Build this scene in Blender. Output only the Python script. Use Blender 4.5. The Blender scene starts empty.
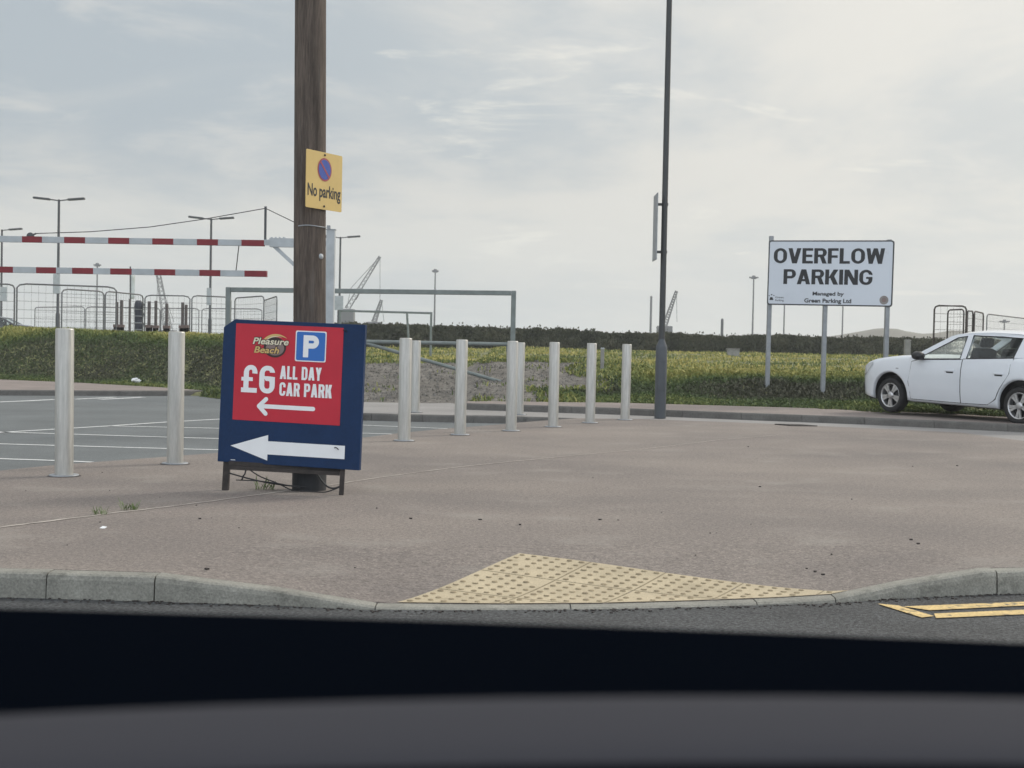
import bpy, bmesh, math, random
import numpy as np
from mathutils import Vector, Matrix, noise
R = math.radians
rnd = random.Random(7)
S = bpy.context.scene
COL = S.collection

# ------------------------------------------------------------------ survey
# Camera survey data: used to turn points measured in the photograph into
# metres on the ground (or at a known distance).
FOC, HC = 1400.0, 1.12
PITCH, ROLL = math.atan(37 / FOC), R(1.12)
_f = Vector((0, math.cos(PITCH), -math.sin(PITCH)))
_u = Vector((1, 0, 0)).cross(_f)
_c, _s = math.cos(ROLL), math.sin(ROLL)
CR = Vector((1, 0, 0)) * _c + _u * _s
CU = _u * _c - Vector((1, 0, 0)) * _s
CAM = Vector((0, 0, HC))
def ray(px, py): return CR * ((px - 512) / FOC) - CU * ((py - 384) / FOC) + _f
def gp(px, py, z=0.0):
    d = ray(px, py); return CAM + d * ((z - HC) / d.z)
def dp(px, py, Y):
    d = ray(px, py); return CAM + d * (Y / d.y)

# ------------------------------------------------------------------ builders
class MB:
    def __init__(self): self.v = []; self.f = []; self.m = []; self.sm = []
    def add(self, vs, fs, mi=0, smooth=False):
        o = len(self.v); self.v += [tuple(p) for p in vs]
        for q in fs:
            self.f.append([i + o for i in q]); self.m.append(mi); self.sm.append(smooth)
        return self
    def quad(self, a, b, c, d, mi=0): return self.add([a, b, c, d], [(0, 1, 2, 3)], mi)
    def box(self, lo, hi, mi=0, M=None):
        x0, y0, z0 = lo; x1, y1, z1 = hi
        vs = [Vector(p) for p in ((x0,y0,z0),(x1,y0,z0),(x1,y1,z0),(x0,y1,z0),(x0,y0,z1),(x1,y0,z1),(x1,y1,z1),(x0,y1,z1))]
        if M: vs = [M @ p for p in vs]
        return self.add(vs, [(3,2,1,0),(4,5,6,7),(0,1,5,4),(1,2,6,5),(2,3,7,6),(3,0,4,7)], mi)
    def tube(self, pts, r, n=8, mi=0, cap=True):
        pts = [Vector(p) for p in pts]; rs = r if isinstance(r, (list, tuple)) else [r] * len(pts)
        rings = []; ref = None
        for i, p in enumerate(pts):
            t = (pts[min(i + 1, len(pts) - 1)] - pts[max(i - 1, 0)]).normalized()
            if ref is None: ref = Vector((0, 0, 1)) if abs(t.z) < .9 else Vector((1, 0, 0))
            a = t.cross(ref).normalized(); b = t.cross(a)
            ref = a.cross(t) if False else ref
            rings.append([p + (a * math.cos(2*math.pi*k/n) + b * math.sin(2*math.pi*k/n)) * rs[i] for k in range(n)])
        vs = [q for ring in rings for q in ring]; fs = []
        for i in range(len(rings) - 1):
            for k in range(n):
                k2 = (k + 1) % n
                fs.append((i*n+k, i*n+k2, (i+1)*n+k2, (i+1)*n+k))
        self.add(vs, fs, mi, True)
        if cap:
            self.add(rings[0], [tuple(range(n))], mi); self.add(rings[-1], [tuple(reversed(range(n)))], mi)
        return self
    def bar(self, a, b, w, h, mi=0):
        a, b = Vector(a), Vector(b); t = (b - a).normalized()
        ref = Vector((0, 0, 1)) if abs(t.z) < .95 else Vector((1, 0, 0))
        s = t.cross(ref).normalized() * (w / 2); q = s.cross(t).normalized() * (h / 2)
        vs = [a-s-q, a+s-q, a+s+q, a-s+q, b-s-q, b+s-q, b+s+q, b-s+q]
        return self.add(vs, [(0,1,2,3),(7,6,5,4),(1,0,4,5),(2,1,5,6),(3,2,6,7),(0,3,7,4)], mi)
    def lathe(self, prof, c=(0, 0, 0), n=24, mi=0, M=None, smooth=True):
        vs = []; fs = []
        for (r, z) in prof:
            for k in range(n):
                a = 2*math.pi*k/n; vs.append(Vector((r*math.cos(a)+c[0], r*math.sin(a)+c[1], z+c[2])))
        for i in range(len(prof) - 1):
            for k in range(n):
                k2 = (k+1) % n; fs.append((i*n+k, i*n+k2, (i+1)*n+k2, (i+1)*n+k))
        if M: vs = [M @ p for p in vs]
        return self.add(vs, fs, mi, smooth)
    def prism(self, poly, M, t, mi=0):
        """2D polygon in the plane of M (x, y), extruded from 0 to t along M's z"""
        n = len(poly)
        vs = [M @ Vector((p[0], p[1], t)) for p in poly] + [M @ Vector((p[0], p[1], 0)) for p in poly]
        fs = [tuple(range(n)), tuple(reversed(range(n, 2*n)))]
        fs += [(i, i+n, (i+1) % n + n, (i+1) % n) for i in range(n)]
        return self.add(vs, fs, mi)
    def build(self, name, mats, parent=None, loc=None, bevel=0, fixn=True):
        me = bpy.data.meshes.new(name); me.from_pydata(self.v, [], self.f)
        for m in (mats if isinstance(mats, (list, tuple)) else [mats]): me.materials.append(m)
        me.polygons.foreach_set('material_index', self.m); me.polygons.foreach_set('use_smooth', self.sm)
        me.update()
        if fixn:
            bm = bmesh.new(); bm.from_mesh(me); bmesh.ops.recalc_face_normals(bm, faces=bm.faces); bm.to_mesh(me); bm.free()
        o = bpy.data.objects.new(name, me); COL.objects.link(o)
        if parent is not None: o.parent = parent
        if loc is not None: o.location = loc
        if bevel:
            b = o.modifiers.new('bevel', 'BEVEL'); b.width = bevel; b.segments = 2; b.limit_method = 'ANGLE'; b.angle_limit = R(50)
        return o

def tag(o, label=None, cat=None, group=None, kind=None):
    for k, v in (('label', label), ('category', cat), ('group', group), ('kind', kind)):
        if v: o[k] = v
    return o
def empty(name, loc, rz=0):
    o = bpy.data.objects.new(name, None); COL.objects.link(o); o.location = loc; o.rotation_euler = (0, 0, rz); o.empty_display_size = .2
    return o
def kids(o): return [c for c in bpy.data.objects if c.parent == o]
def copy_tree(o, parent=None):
    c = o.copy(); COL.objects.link(c)
    if parent is not None: c.parent = parent
    for ch in kids(o): copy_tree(ch, c)
    return c
def struct(name, mb, mats, **k): return tag(mb.build(name, mats, **k), kind='structure')

# ------------------------------------------------------------------ materials
def mat(name, col, rough=.7, metal=0.0, var=0.0, scale=6.0, bump=0.0, bscale=None, stretch=(1, 1, 1), col2=None, fine=0.0, fscale=150.0, spec=None, coat=0.0, grime=None, detail=6, grain=None):
    m = bpy.data.materials.new(name); m.use_nodes = True
    nt = m.node_tree; P = nt.nodes['Principled BSDF']; L = nt.links
    P.inputs['Roughness'].default_value = rough; P.inputs['Metallic'].default_value = metal
    if spec is not None: P.inputs['Specular IOR Level'].default_value = spec
    if coat: P.inputs['Coat Weight'].default_value = coat; P.inputs['Coat Roughness'].default_value = .05
    P.inputs['Base Color'].default_value = (*col, 1)
    tc = nt.nodes.new('ShaderNodeTexCoord'); mp = nt.nodes.new('ShaderNodeMapping'); mp.inputs['Scale'].default_value = stretch
    L.new(tc.outputs['Object'], mp.inputs['Vector'])
    out = None
    def noise_(sc, det=detail):
        n = nt.nodes.new('ShaderNodeTexNoise'); n.inputs['Scale'].default_value = sc; n.inputs['Detail'].default_value = det; n.inputs['Roughness'].default_value = .62
        L.new(mp.outputs['Vector'], n.inputs['Vector']); return n.outputs['Fac']
    def mixc(fac, a, b):
        x = nt.nodes.new('ShaderNodeMix'); x.data_type = 'RGBA'
        if hasattr(fac, 'links'): L.new(fac, x.inputs[0])
        else: x.inputs[0].default_value = fac
        for s, i in ((a, 6), (b, 7)):
            if hasattr(s, 'links'): L.new(s, x.inputs[i])
            else: x.inputs[i].default_value = (*s, 1)
        return x.outputs[2]
    def ramp(fac, lo, hi):
        r = nt.nodes.new('ShaderNodeMapRange'); r.inputs[1].default_value = lo; r.inputs[2].default_value = hi; L.new(fac, r.inputs[0]); return r.outputs[0]
    if var or col2:
        a = tuple(c * (1 - var) for c in col); b = col2 if col2 else tuple(min(1, c * (1 + var)) for c in col)
        out = mixc(ramp(noise_(scale), .32, .68), a, b)
    if fine:
        base = out if out else col
        f = ramp(noise_(fscale, 3), .3, .7)
        mul = nt.nodes.new('ShaderNodeMix'); mul.data_type = 'RGBA'; mul.blend_type = 'MULTIPLY'; mul.inputs[0].default_value = 1
        g = mixc(f, (1 - fine,) * 3, (1 + fine,) * 3)
        if hasattr(base, 'links'): L.new(base, mul.inputs[6])
        else: mul.inputs[6].default_value = (*base, 1)
        L.new(g, mul.inputs[7]); out = mul.outputs[2]
    if grain:
        mul = nt.nodes.new('ShaderNodeMix'); mul.data_type = 'RGBA'; mul.blend_type = 'MULTIPLY'; mul.inputs[0].default_value = 1
        if out is not None: L.new(out, mul.inputs[6])
        else: mul.inputs[6].default_value = (*col, 1)
        L.new(mixc(ramp(noise_(grain[0], 2), .34, .66), (1 - grain[1],)*3, (1 + grain[1],)*3), mul.inputs[7]); out = mul.outputs[2]
    if grime:
        gcol, gs, lo, hi = grime
        out = mixc(ramp(noise_(gs), lo, hi), out if out else col, gcol)
    if out is not None: L.new(out, P.inputs['Base Color'])
    if bump:
        bn = nt.nodes.new('ShaderNodeBump'); bn.inputs['Strength'].default_value = bump; bn.inputs['Distance'].default_value = .02
        L.new(noise_(bscale or fscale, 4), bn.inputs['Height']); L.new(bn.outputs['Normal'], P.inputs['Normal'])
    return m

M = {}
M['forecourt'] = mat('forecourt_tarmac', (.162, .141, .129), .9, col2=(.243, .209, .182), scale=.42, fine=.42, fscale=100, bump=.45, bscale=80, stretch=(.75, 1, 1), grime=((.28, .258, .23), 1.7, .55, .85), grain=(38, .20))
M['carpark'] = mat('car_park_asphalt', (.128, .140, .142), .9, var=.14, scale=.7, fine=.3, fscale=90, bump=.4)
M['siderd'] = mat('worn_concrete_road', (.26, .25, .24), .9, var=.12, scale=.8, fine=.2, fscale=70, bump=.3)
M['road'] = mat('dark_asphalt', (.060, .063, .065), .85, var=.25, scale=1.4, grain=(34, .25), fine=.85, fscale=60, bump=.8, bscale=95, grime=((.15, .15, .148), 60, .66, .76))
M['kerb'] = mat('kerb_concrete', (.24, .235, .205), .9, var=.2, scale=5, fine=.25, fscale=90, bump=.3, grime=((.085, .085, .072), 7, .56, .75))
M['kerbfar'] = mat('old_kerb_concrete', (.13, .124, .115), .9, var=.2, scale=3, fine=.2, fscale=60, bump=.3)
M['pave'] = mat('pavement_tarmac', (.225, .19, .172), .9, var=.15, scale=1.2, fine=.25, fscale=70, bump=.3)
M['gravel'] = mat('gravel', (.125, .115, .1), .95, var=.35, scale=1.6, fine=.65, fscale=12, bump=1, bscale=16)
M['soil'] = mat('grassy_soil', (.15, .155, .065), .95, var=.35, scale=1.1, fine=.4, fscale=14, bump=1, bscale=10)
M['line'] = mat('worn_white_paint', (.62, .63, .62), .7, fine=.15, fscale=40, grime=((.2, .2, .2), 14, .58, .75))
M['yellow'] = mat('worn_yellow_paint', (.60, .44, .19), .8, var=.14, scale=10, fine=.25, fscale=70, grime=((.13, .115, .085), 22, .55, .66))
M['tact'] = mat('buff_tactile', (.44, .37, .25), .85, var=.16, scale=3, fine=.15, fscale=120, bump=.2, grime=((.24, .19, .12), 9, .6, .82))
M['tactd'] = mat('dark_blister', (.29, .235, .15), .9, var=.25, scale=30)  # darker tone for the raised blisters
M['tactj'] = mat('tactile_joint', (.26, .215, .14), .95)
M['joint'] = mat('joint_sealant', (.42, .38, .335), .9, var=.25, scale=6)
M['steel'] = mat('brushed_galvanised_steel', (.455, .445, .415), .40, metal=.42, var=.16, scale=14, stretch=(2.2, 2.2, .18), fine=.08, fscale=60, grime=((.3, .29, .27), 5, .62, .85))
M['galv'] = mat('galvanised_steel', (.30, .315, .33), .55, metal=.4, var=.15, scale=8)
M['frame'] = mat('weathered_frame_steel', (.20, .225, .215), .65, metal=.2, var=.15, scale=6)
M['column'] = mat('grey_painted_steel', (.075, .084, .095), .5, metal=.2, var=.1, scale=3, fine=.06)
M['columntop'] = mat('dark_column_paint', (.055, .058, .06), .5, metal=.2)
M['wood'] = mat('weathered_pole_timber', (.112, .088, .073), .9, var=.45, scale=5, stretch=(5, 5, .35), fine=.3, fscale=26, bump=.9, bscale=22, grime=((.15, .135, .122), 3, .58, .75))
M['sleeve'] = mat('pole_base_dark', (.02, .022, .026), .7, var=.3, scale=10, stretch=(4, 4, .4))
M['navy'] = mat('navy_board_paint', (.0085, .030, .088), .5, spec=.22, var=.12, scale=4, fine=.08, fscale=50, grime=((.06, .075, .12), 16, .68, .82))
M['red'] = mat('red_poster_vinyl', (.50, .026, .046), .45, spec=.3, var=.05, scale=5)
M['white'] = mat('white_vinyl', (.80, .81, .82), .45, var=.03, scale=6)
M['blue'] = mat('blue_sign_vinyl', (.022, .14, .47), .45)
M['gold'] = mat('gold_logo_ink', (.62, .43, .16), .45)
M['cream'] = mat('cream_logo_ink', (.72, .66, .5), .45)
M['inkdark'] = mat('dark_logo_ink', (.03, .012, .012), .5)
M['inkgrey'] = mat('grey_logo_ink', (.22, .16, .15), .5)
M['black'] = mat('black_lettering', (.022, .023, .026), .55)
M['signwhite'] = mat('sign_face_white', (.62, .66, .72), .4, var=.03, scale=2, grime=((.45, .48, .52), 3, .66, .9))
M['signyel'] = mat('yellow_sign_face', (.60, .43, .155), .42, var=.06, scale=3, grime=((.42, .31, .12), 8, .66, .85))
M['noblue'] = mat('faded_blue_ink', (.03, .075, .34), .5)
M['nored'] = mat('faded_red_ink', (.32, .055, .07), .5)
M['rust'] = mat('dark_rusty_steel', (.035, .028, .025), .7, var=.4, scale=20)
M['cable'] = mat('black_rubber', (.018, .018, .02), .6)
M['barred'] = mat('barrier_red_paint', (.20, .018, .025), .55, var=.15, scale=6)
M['barwhite'] = mat('barrier_white_paint', (.42, .445, .46), .55, var=.12, scale=6)
M['carwhite'] = mat('white_car_paint', (.70, .735, .78), .28, coat=1.0, var=.02, scale=2)
M['cardark'] = mat('dark_car_paint', (.02, .024, .03), .25, coat=1.0)
M['tyre'] = mat('tyre_rubber', (.016, .016, .017), .8, var=.2, scale=20)
M['alloy'] = mat('alloy_rim', (.55, .55, .56), .3, metal=.8)
M['trim'] = mat('black_plastic', (.014, .015, .017), .5)
M['seat'] = mat('grey_seat_fabric', (.05, .052, .058), .9, var=.2, scale=30)
M['lens'] = mat('headlamp_lens', (.5, .52, .55), .12, metal=.3, coat=1.0)
M['plate'] = mat('green_plate_strip', (.03, .25, .12), .4)
M['lamp'] = mat('lamp_post_steel', (.085, .09, .095), .6, metal=.3)
M['fence'] = mat('fence_steel', (.13, .135, .14), .6, metal=.4)
M['fencedark'] = mat('rusty_fence_steel', (.045, .035, .03), .7, metal=.2)
M['crane'] = mat('crane_steel', (.15, .155, .16), .7)
M['cranered'] = mat('crane_red_paint', (.35, .06, .05), .6)
M['pile'] = mat('pile_timber', (.105, .088, .085), .9, var=.3, scale=8)
M['pilebase'] = mat('brick_footing', (.17, .125, .115), .9, var=.3, scale=10)
M['conc'] = mat('grey_concrete', (.27, .265, .25), .9, var=.15, scale=6)
M['flag'] = mat('pale_banner_cloth', (.62, .65, .62), .8, var=.1, scale=4)
M['wrap'] = mat('dark_plastic_wrap', (.02, .022, .035), .35, var=.3, scale=12)
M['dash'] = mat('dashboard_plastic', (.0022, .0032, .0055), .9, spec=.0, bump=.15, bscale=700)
M['dashgrey'] = mat('soft_touch_grey', (.045, .0455, .053), .85, spec=.05, bump=.15, bscale=700)
M['hill'] = mat('dune_scrub', (.15, .14, .105), .95, var=.3, scale=.03)
M['hedge'] = mat('hedge_leaf', (.034, .048, .026), .8, var=.45, scale=1.2, col2=(.06, .072, .036))
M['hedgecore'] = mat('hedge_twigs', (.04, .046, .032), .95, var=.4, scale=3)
def glass(name, tint, gloss=.10):
    m = bpy.data.materials.new(name); m.use_nodes = True; nt = m.node_tree
    for n in list(nt.nodes): nt.nodes.remove(n)
    o = nt.nodes.new('ShaderNodeOutputMaterial'); t = nt.nodes.new('ShaderNodeBsdfTransparent'); t.inputs[0].default_value = (*tint, 1)
    g = nt.nodes.new('ShaderNodeBsdfGlossy'); g.inputs['Roughness'].default_value = .03
    lw = nt.nodes.new('ShaderNodeLayerWeight'); lw.inputs['Blend'].default_value = .5
    pw = nt.nodes.new('ShaderNodeMath'); pw.operation = 'POWER'; pw.inputs[1].default_value = 4.0; nt.links.new(lw.outputs['Facing'], pw.inputs[0])
    fr = nt.nodes.new('ShaderNodeMath'); fr.operation = 'MULTIPLY_ADD'; fr.inputs[1].default_value = .8; fr.inputs[2].default_value = .035; nt.links.new(pw.outputs[0], fr.inputs[0])
    x = nt.nodes.new('ShaderNodeMixShader'); nt.links.new(fr.outputs[0], x.inputs[0]); nt.links.new(t.outputs[0], x.inputs[1]); nt.links.new(g.outputs[0], x.inputs[2])
    nt.links.new(x.outputs[0], o.inputs[0]); return m
M['glass'] = glass('car_window_glass', (.9, .93, .92))
def blades_mat(name, cols):
    """leaf / blade colour varies from blade to blade with the vertex colour 'tone'"""
    m = bpy.data.materials.new(name); m.use_nodes = True; nt = m.node_tree; P = nt.nodes['Principled BSDF']
    a = nt.nodes.new('ShaderNodeAttribute'); a.attribute_name = 'tone'
    r = nt.nodes.new('ShaderNodeValToRGB'); e = r.color_ramp.elements
    e[0].color = (*cols[0], 1); e[1].color = (*cols[-1], 1)
    for i, c in enumerate(cols[1:-1]): x = e.new((i + 1) / (len(cols) - 1)); x.color = (*c, 1)
    nt.links.new(a.outputs['Fac'], r.inputs[0]); nt.links.new(r.outputs[0], P.inputs['Base Color']); P.inputs['Roughness'].default_value = .7
    P.inputs['Specular IOR Level'].default_value = .2
    return m
M['blade'] = blades_mat('grass_blades', [(.08, .08, .056), (.095, .135, .052), (.24, .255, .08), (.50, .425, .15)])
M['leafm'] = blades_mat('hedge_leaves', [(.046, .05, .036), (.078, .082, .054), (.115, .112, .074)])

def text(s, h, target_w=None, bold=0.0, shear=0.0, space=1.0):
    """flat outline mesh of s, cap height h, optional total width; returns vertex/face arrays with origin lower left"""
    cu = bpy.data.curves.new('lettering', 'FONT'); cu.body = s; cu.size = 1; cu.offset = bold; cu.shear = shear; cu.space_character = space; cu.resolution_u = 6; cu.fill_mode = 'BOTH'
    ob = bpy.data.objects.new('lettering', cu); COL.objects.link(ob)
    dg = bpy.context.evaluated_depsgraph_get(); me = bpy.data.meshes.new_from_object(ob.evaluated_get(dg))
    vs = np.array([v.co[:] for v in me.vertices]); fs = [tuple(p.vertices) for p in me.polygons]
    bpy.data.objects.remove(ob); bpy.data.curves.remove(cu); bpy.data.meshes.remove(me)
    cap = .70 + 2*bold
    vs[:, 1] += bold; vs[:, 0] -= vs[:, 0].min()
    vs[:, 1] *= h / cap
    vs[:, 0] *= (target_w / vs[:, 0].max()) if target_w else h / cap
    return vs, fs
def put_text(mb, Mx, s, x, y, h, w=None, z=0.0, mi=0, bold=0.0, shear=0.0, center=False, space=1.0):
    vs, fs = text(s, h, w, bold, shear, space)
    if center: x -= vs[:, 0].max() / 2
    mb.add([Mx @ Vector((p[0] + x, p[1] + y, z)) for p in vs], fs, mi)

def heavy_text(mb, Mx, s, x, y, h, w, z, mi=0, W=.56, t=.2, th=.17, gap=.09, rad=.24):
    """heavy plain sign capitals: every stroke is a filled shape a hair above the one before"""
    wide = {'W': 1.45, 'O': 1.08, 'V': 1.05, 'G': 1.04, 'I': t/W, 'L': .82, 'E': .86, 'F': .84, 'N': 1.08, 'A': 1.08, 'Y': 1.02, ' ': .42, 'K': 1.02, '£': 1.1, '6': 1.08}
    adv = [W*wide.get(c, 1.0) for c in s]; total = sum(adv) + gap*(len(s) - 1); k = [0]
    sx_ = w/total/1.0
    def put(pts):
        k[0] += 1; mb.add([Mx @ Vector((x + px_*sx_, y + py_*h, z + k[0]*.00006)) for px_, py_ in pts], [tuple(range(len(pts)))], mi)
    cx = 0.0
    for c, cw in zip(s, adv):
        def rect(x0, y0, x1, y1): put([(cx+x0, y0), (cx+x1, y0), (cx+x1, y1), (cx+x0, y1)])
        def para(x0, y0, x1, y1, tw): put([(cx+x0, y0), (cx+x0+tw, y0), (cx+x1+tw, y1), (cx+x1, y1)])
        def ring(x0, y0, x1, y1, rl_, rr_, skip=None):
            out, inn = [], []
            for (qx, qy, a0, r, ix, iy) in ((x1, y0, -90, rr_, -1, 1), (x1, y1, 0, rr_, -1, -1), (x0, y1, 90, rl_, 1, -1), (x0, y0, 180, rl_, 1, 1)):
                ri_x, ri_y = max(r - t, .02 if r > .05 else 0), max(r - th, .02 if r > .05 else 0); ry = r*1.15 if r > .05 else r
                for j in range(9):
                    a = R(a0 + 11.25*j)
                    out.append((qx + ix*r + r*math.cos(a), qy + iy*ry + ry*math.sin(a)))
                    jx, jy = qx + ix*max(t + ri_x, t), qy + iy*max(th + ri_y, th)
                    inn.append((jx + ri_x*math.cos(a), jy + ri_y*math.sin(a)))
            n = len(out); k[0] += 1
            # split long sides so that gaps can be cut cleanly
            O2, I2 = [], []
            for j in range(n):
                a, b, c1_, d1 = out[j], out[(j+1) % n], inn[j], inn[(j+1) % n]
                m = 12 if math.hypot(b[0]-a[0], b[1]-a[1]) > .12 else 1
                for q in range(m): f = q/m; O2.append((a[0]+(b[0]-a[0])*f, a[1]+(b[1]-a[1])*f)); I2.append((c1_[0]+(d1[0]-c1_[0])*f, c1_[1]+(d1[1]-c1_[1])*f))
            n = len(O2)
            for j in range(n):
                q4 = [O2[j], O2[(j+1) % n], I2[(j+1) % n], I2[j]]
                mx_, my_ = sum(p_[0] for p_ in q4)/4, sum(p_[1] for p_ in q4)/4
                if skip and skip(mx_, my_): continue
                mb.add([Mx @ Vector((x + (cx + px_)*sx_, y + py_*h, z + k[0]*.00006)) for px_, py_ in q4], [(0, 1, 2, 3)], mi)
        r = min(rad, cw*.46)
        if c == 'O': ring(0, 0, cw, 1, r*1.1, r*1.1)
        elif c == 'C': ring(0, 0, cw, 1, r*1.1, r, lambda a, b: a > cw*.6 and .36 < b < .64)
        elif c == 'G': ring(0, 0, cw, 1, r*1.1, r, lambda a, b: a > cw*.6 and .52 < b < .68); rect(cw*.52, .40, cw, .53)
        elif c == 'D': ring(0, 0, cw, 1, .001, r*1.15)
        elif c == 'I': rect(0, 0, cw, 1)
        elif c == 'L': rect(0, 0, t, 1); rect(t, 0, cw, th)
        elif c == 'E': rect(0, 0, t, 1); rect(t, 0, cw, th); rect(t, 1-th, cw, 1); rect(t, .5-th*.48, cw*.93, .5+th*.48)
        elif c == 'F': rect(0, 0, t, 1); rect(t, 1-th, cw, 1); rect(t, .46-th*.48, cw*.93, .46+th*.48)
        elif c == 'P': rect(0, 0, t, .5); ring(0, .38, cw, 1, .001, min(.26, r))
        elif c == 'R': rect(0, 0, t, .5); ring(0, .42, cw, 1, .001, min(.25, r)); para(cw - t*1.05, 0, cw*.42, .5, t*1.12)
        elif c == 'K': rect(0, 0, t, 1); para(t*.8, .42, cw - t*1.15, 1, t*1.2); para(cw - t*1.15, 0, t*1.05, .56, t*1.25)
        elif c == 'N': rect(0, 0, t*.95, 1); rect(cw - t*.95, 0, cw, 1); para(cw - t*1.2, 0, 0, 1, t*1.2)
        elif c == 'A': para(0, 0, cw/2 - t*.62, 1, t*1.08); para(cw - t*1.08, 0, cw/2 - t*.46, 1, t*1.08); rect(cw*.24, .2, cw*.76, .2 + th*.9)
        elif c == 'V': para(cw/2 - t*.62, 0, 0, 1, t*1.08); para(cw/2 - t*.46, 0, cw - t*1.08, 1, t*1.08)
        elif c == 'W':
            u = cw/4; para(u - t*.5, 0, 0, 1, t); para(u - t*.5, 0, 2*u - t*.5, 1, t); para(3*u - t*.5, 0, 2*u - t*.5, 1, t); para(3*u - t*.5, 0, cw - t, 1, t)
        elif c == 'Y': rect(cw/2 - t/2, 0, cw/2 + t/2, .48); para(cw/2 - t*.52, .42, 0, 1, t*1.08); para(cw/2 - t*.52, .42, cw - t*1.08, 1, t*1.08)
        elif c == '6': ring(0, 0, cw, 1, r*1.1, r, lambda a, b: a > cw*.6 and .6 < b < .74); ring(0, 0, cw, .62, .02, r*.95, lambda a, b: b < .4 or a < t)
        elif c == '£': rect(0, 0, cw, th); rect(cw*.14, th, cw*.14 + t, .72); rect(0, .42, cw*.72, .42 + th*.8); ring(cw*.14, .34, cw, 1, r, r*.9, lambda a, b: b < .7 and not (a < cw*.4 and b > .6))
        cx += cw + gap
# ------------------------------------------------------------------ camera, sky, sun
cd = bpy.data.cameras.new('camera'); cam = bpy.data.objects.new('camera', cd); COL.objects.link(cam)
cd.sensor_width = 36; cd.lens = 36 * FOC / 1024; cd.clip_start = .05; cd.clip_end = 8000
mw = Matrix.Identity(4)
for i, ax in enumerate((CR, CU, -_f)):
    for j in range(3): mw[j][i] = ax[j]
mw.translation = CAM; cam.matrix_world = mw
cd.dof.use_dof = True; cd.dof.focus_distance = 12; cd.dof.aperture_fstop = 7.5
S.camera = cam

SUN_AZ, SUN_EL = R(52), R(36)          # azimuth from +Y towards +X
w = bpy.data.worlds.new('World'); S.world = w; w.use_nodes = True; nt = w.node_tree; L = nt.links
bg = nt.nodes['Background']; bg.inputs['Strength'].default_value = .1
sky = nt.nodes.new('ShaderNodeTexSky'); sky.sky_type = 'NISHITA'; sky.sun_disc = False; sky.sun_elevation = SUN_EL; sky.sun_rotation = SUN_AZ
sky.dust_density = 2.5
geo = nt.nodes.new('ShaderNodeTexCoord')
sep = nt.nodes.new('ShaderNodeSeparateXYZ'); L.new(geo.outputs['Generated'], sep.inputs[0])
def math_(op, a, b=None, clamp=False):
    n = nt.nodes.new('ShaderNodeMath'); n.operation = op; n.use_clamp = clamp
    for i, x in enumerate((a, b)):
        if x is None: continue
        if hasattr(x, 'links'): L.new(x, n.inputs[i])
        else: n.inputs[i].default_value = x
    return n.outputs[0]
def maprange(x, a, b, c=0., d=1.):
    n = nt.nodes.new('ShaderNodeMapRange'); n.interpolation_type = 'SMOOTHSTEP'; L.new(x, n.inputs[0])
    for i, q in enumerate((a, b, c, d)): n.inputs[i + 1].default_value = q
    return n.outputs[0]
def mixw(f, a, b):
    n = nt.nodes.new('ShaderNodeMix'); n.data_type = 'RGBA'
    if hasattr(f, 'links'): L.new(f, n.inputs[0])
    else: n.inputs[0].default_value = f
    for s, i in ((a, 6), (b, 7)):
        if hasattr(s, 'links'): L.new(s, n.inputs[i])
        else: n.inputs[i].default_value = (*s, 1)
    return n.outputs[2]
den = math_('ADD', math_('MAXIMUM', sep.outputs[2], 0.0), .17)
cv = nt.nodes.new('ShaderNodeCombineXYZ'); L.new(math_('DIVIDE', sep.outputs[0], den), cv.inputs[0]); L.new(math_('DIVIDE', sep.outputs[1], den), cv.inputs[1])
def cloud(scale, sx, sy, off, det=7, rough=.58, dist=.4):
    mp = nt.nodes.new('ShaderNodeMapping'); mp.inputs['Scale'].default_value = (sx, sy, 1); mp.inputs['Location'].default_value = off; mp.inputs['Rotation'].default_value = (0, 0, R(-8))
    L.new(cv.outputs[0], mp.inputs['Vector'])
    n = nt.nodes.new('ShaderNodeTexNoise'); n.inputs['Scale'].default_value = scale; n.inputs['Detail'].default_value = det; n.inputs['Roughness'].default_value = rough; n.inputs['Distortion'].default_value = dist
    L.new(mp.outputs[0], n.inputs['Vector']); return n.outputs['Fac']
c1 = cloud(.9, 1, .85, (3.1, 1.7, 0)); c2 = cloud(3.4, .9, 1, (7.3, 2.2, 0)); c3 = cloud(2.3, .8, 1.2, (11.4, 6.1, 0), 9, .6)
# angle from the veiled sun
sd = Vector((math.sin(SUN_AZ)*math.cos(SUN_EL), math.cos(SUN_AZ)*math.cos(SUN_EL), math.sin(SUN_EL)))
dt = nt.nodes.new('ShaderNodeVectorMath'); dt.operation = 'DOT_PRODUCT'; L.new(geo.outputs['Generated'], dt.inputs[0]); dt.inputs[1].default_value = sd
near = maprange(dt.outputs['Value'], .42, .95)
veil = mixw(maprange(c1, .37, .62), (4.7, 5.3, 5.7), (7.5, 7.4, 6.95))        # blue-grey to pale cloud deck
veil = mixw(maprange(c2, .48, .72, 0, .55), veil, (7.6, 7.5, 7.1))
veil = mixw(maprange(c3, .58, .70, 0, .75), veil, (9.0, 8.8, 8.0))               # thin bright tufts
hz = maprange(sep.outputs[2], -.02, .13, 1, 0)
veil = mixw(math_('MULTIPLY', hz, .85), veil, (8.3, 8.8, 8.6))
veil = mixw(math_('MULTIPLY', near, .5), veil, (10.4, 9.9, 8.8))
veil = mixw(maprange(dt.outputs['Value'], .86, .995), veil, (34, 31, 26))     # the sun behind the veil
back = maprange(math_('MULTIPLY', sep.outputs[1], -1.0), -.1, .75)
veil = mixw(back, veil, (13.5, 14.8, 16.2))                                  # clearer, brighter sky behind the viewer
veil = mixw(maprange(sep.outputs[2], .3, .9, 0, .8), veil, (10.5, 10.7, 11.0))  # bright overcast overhead
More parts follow.
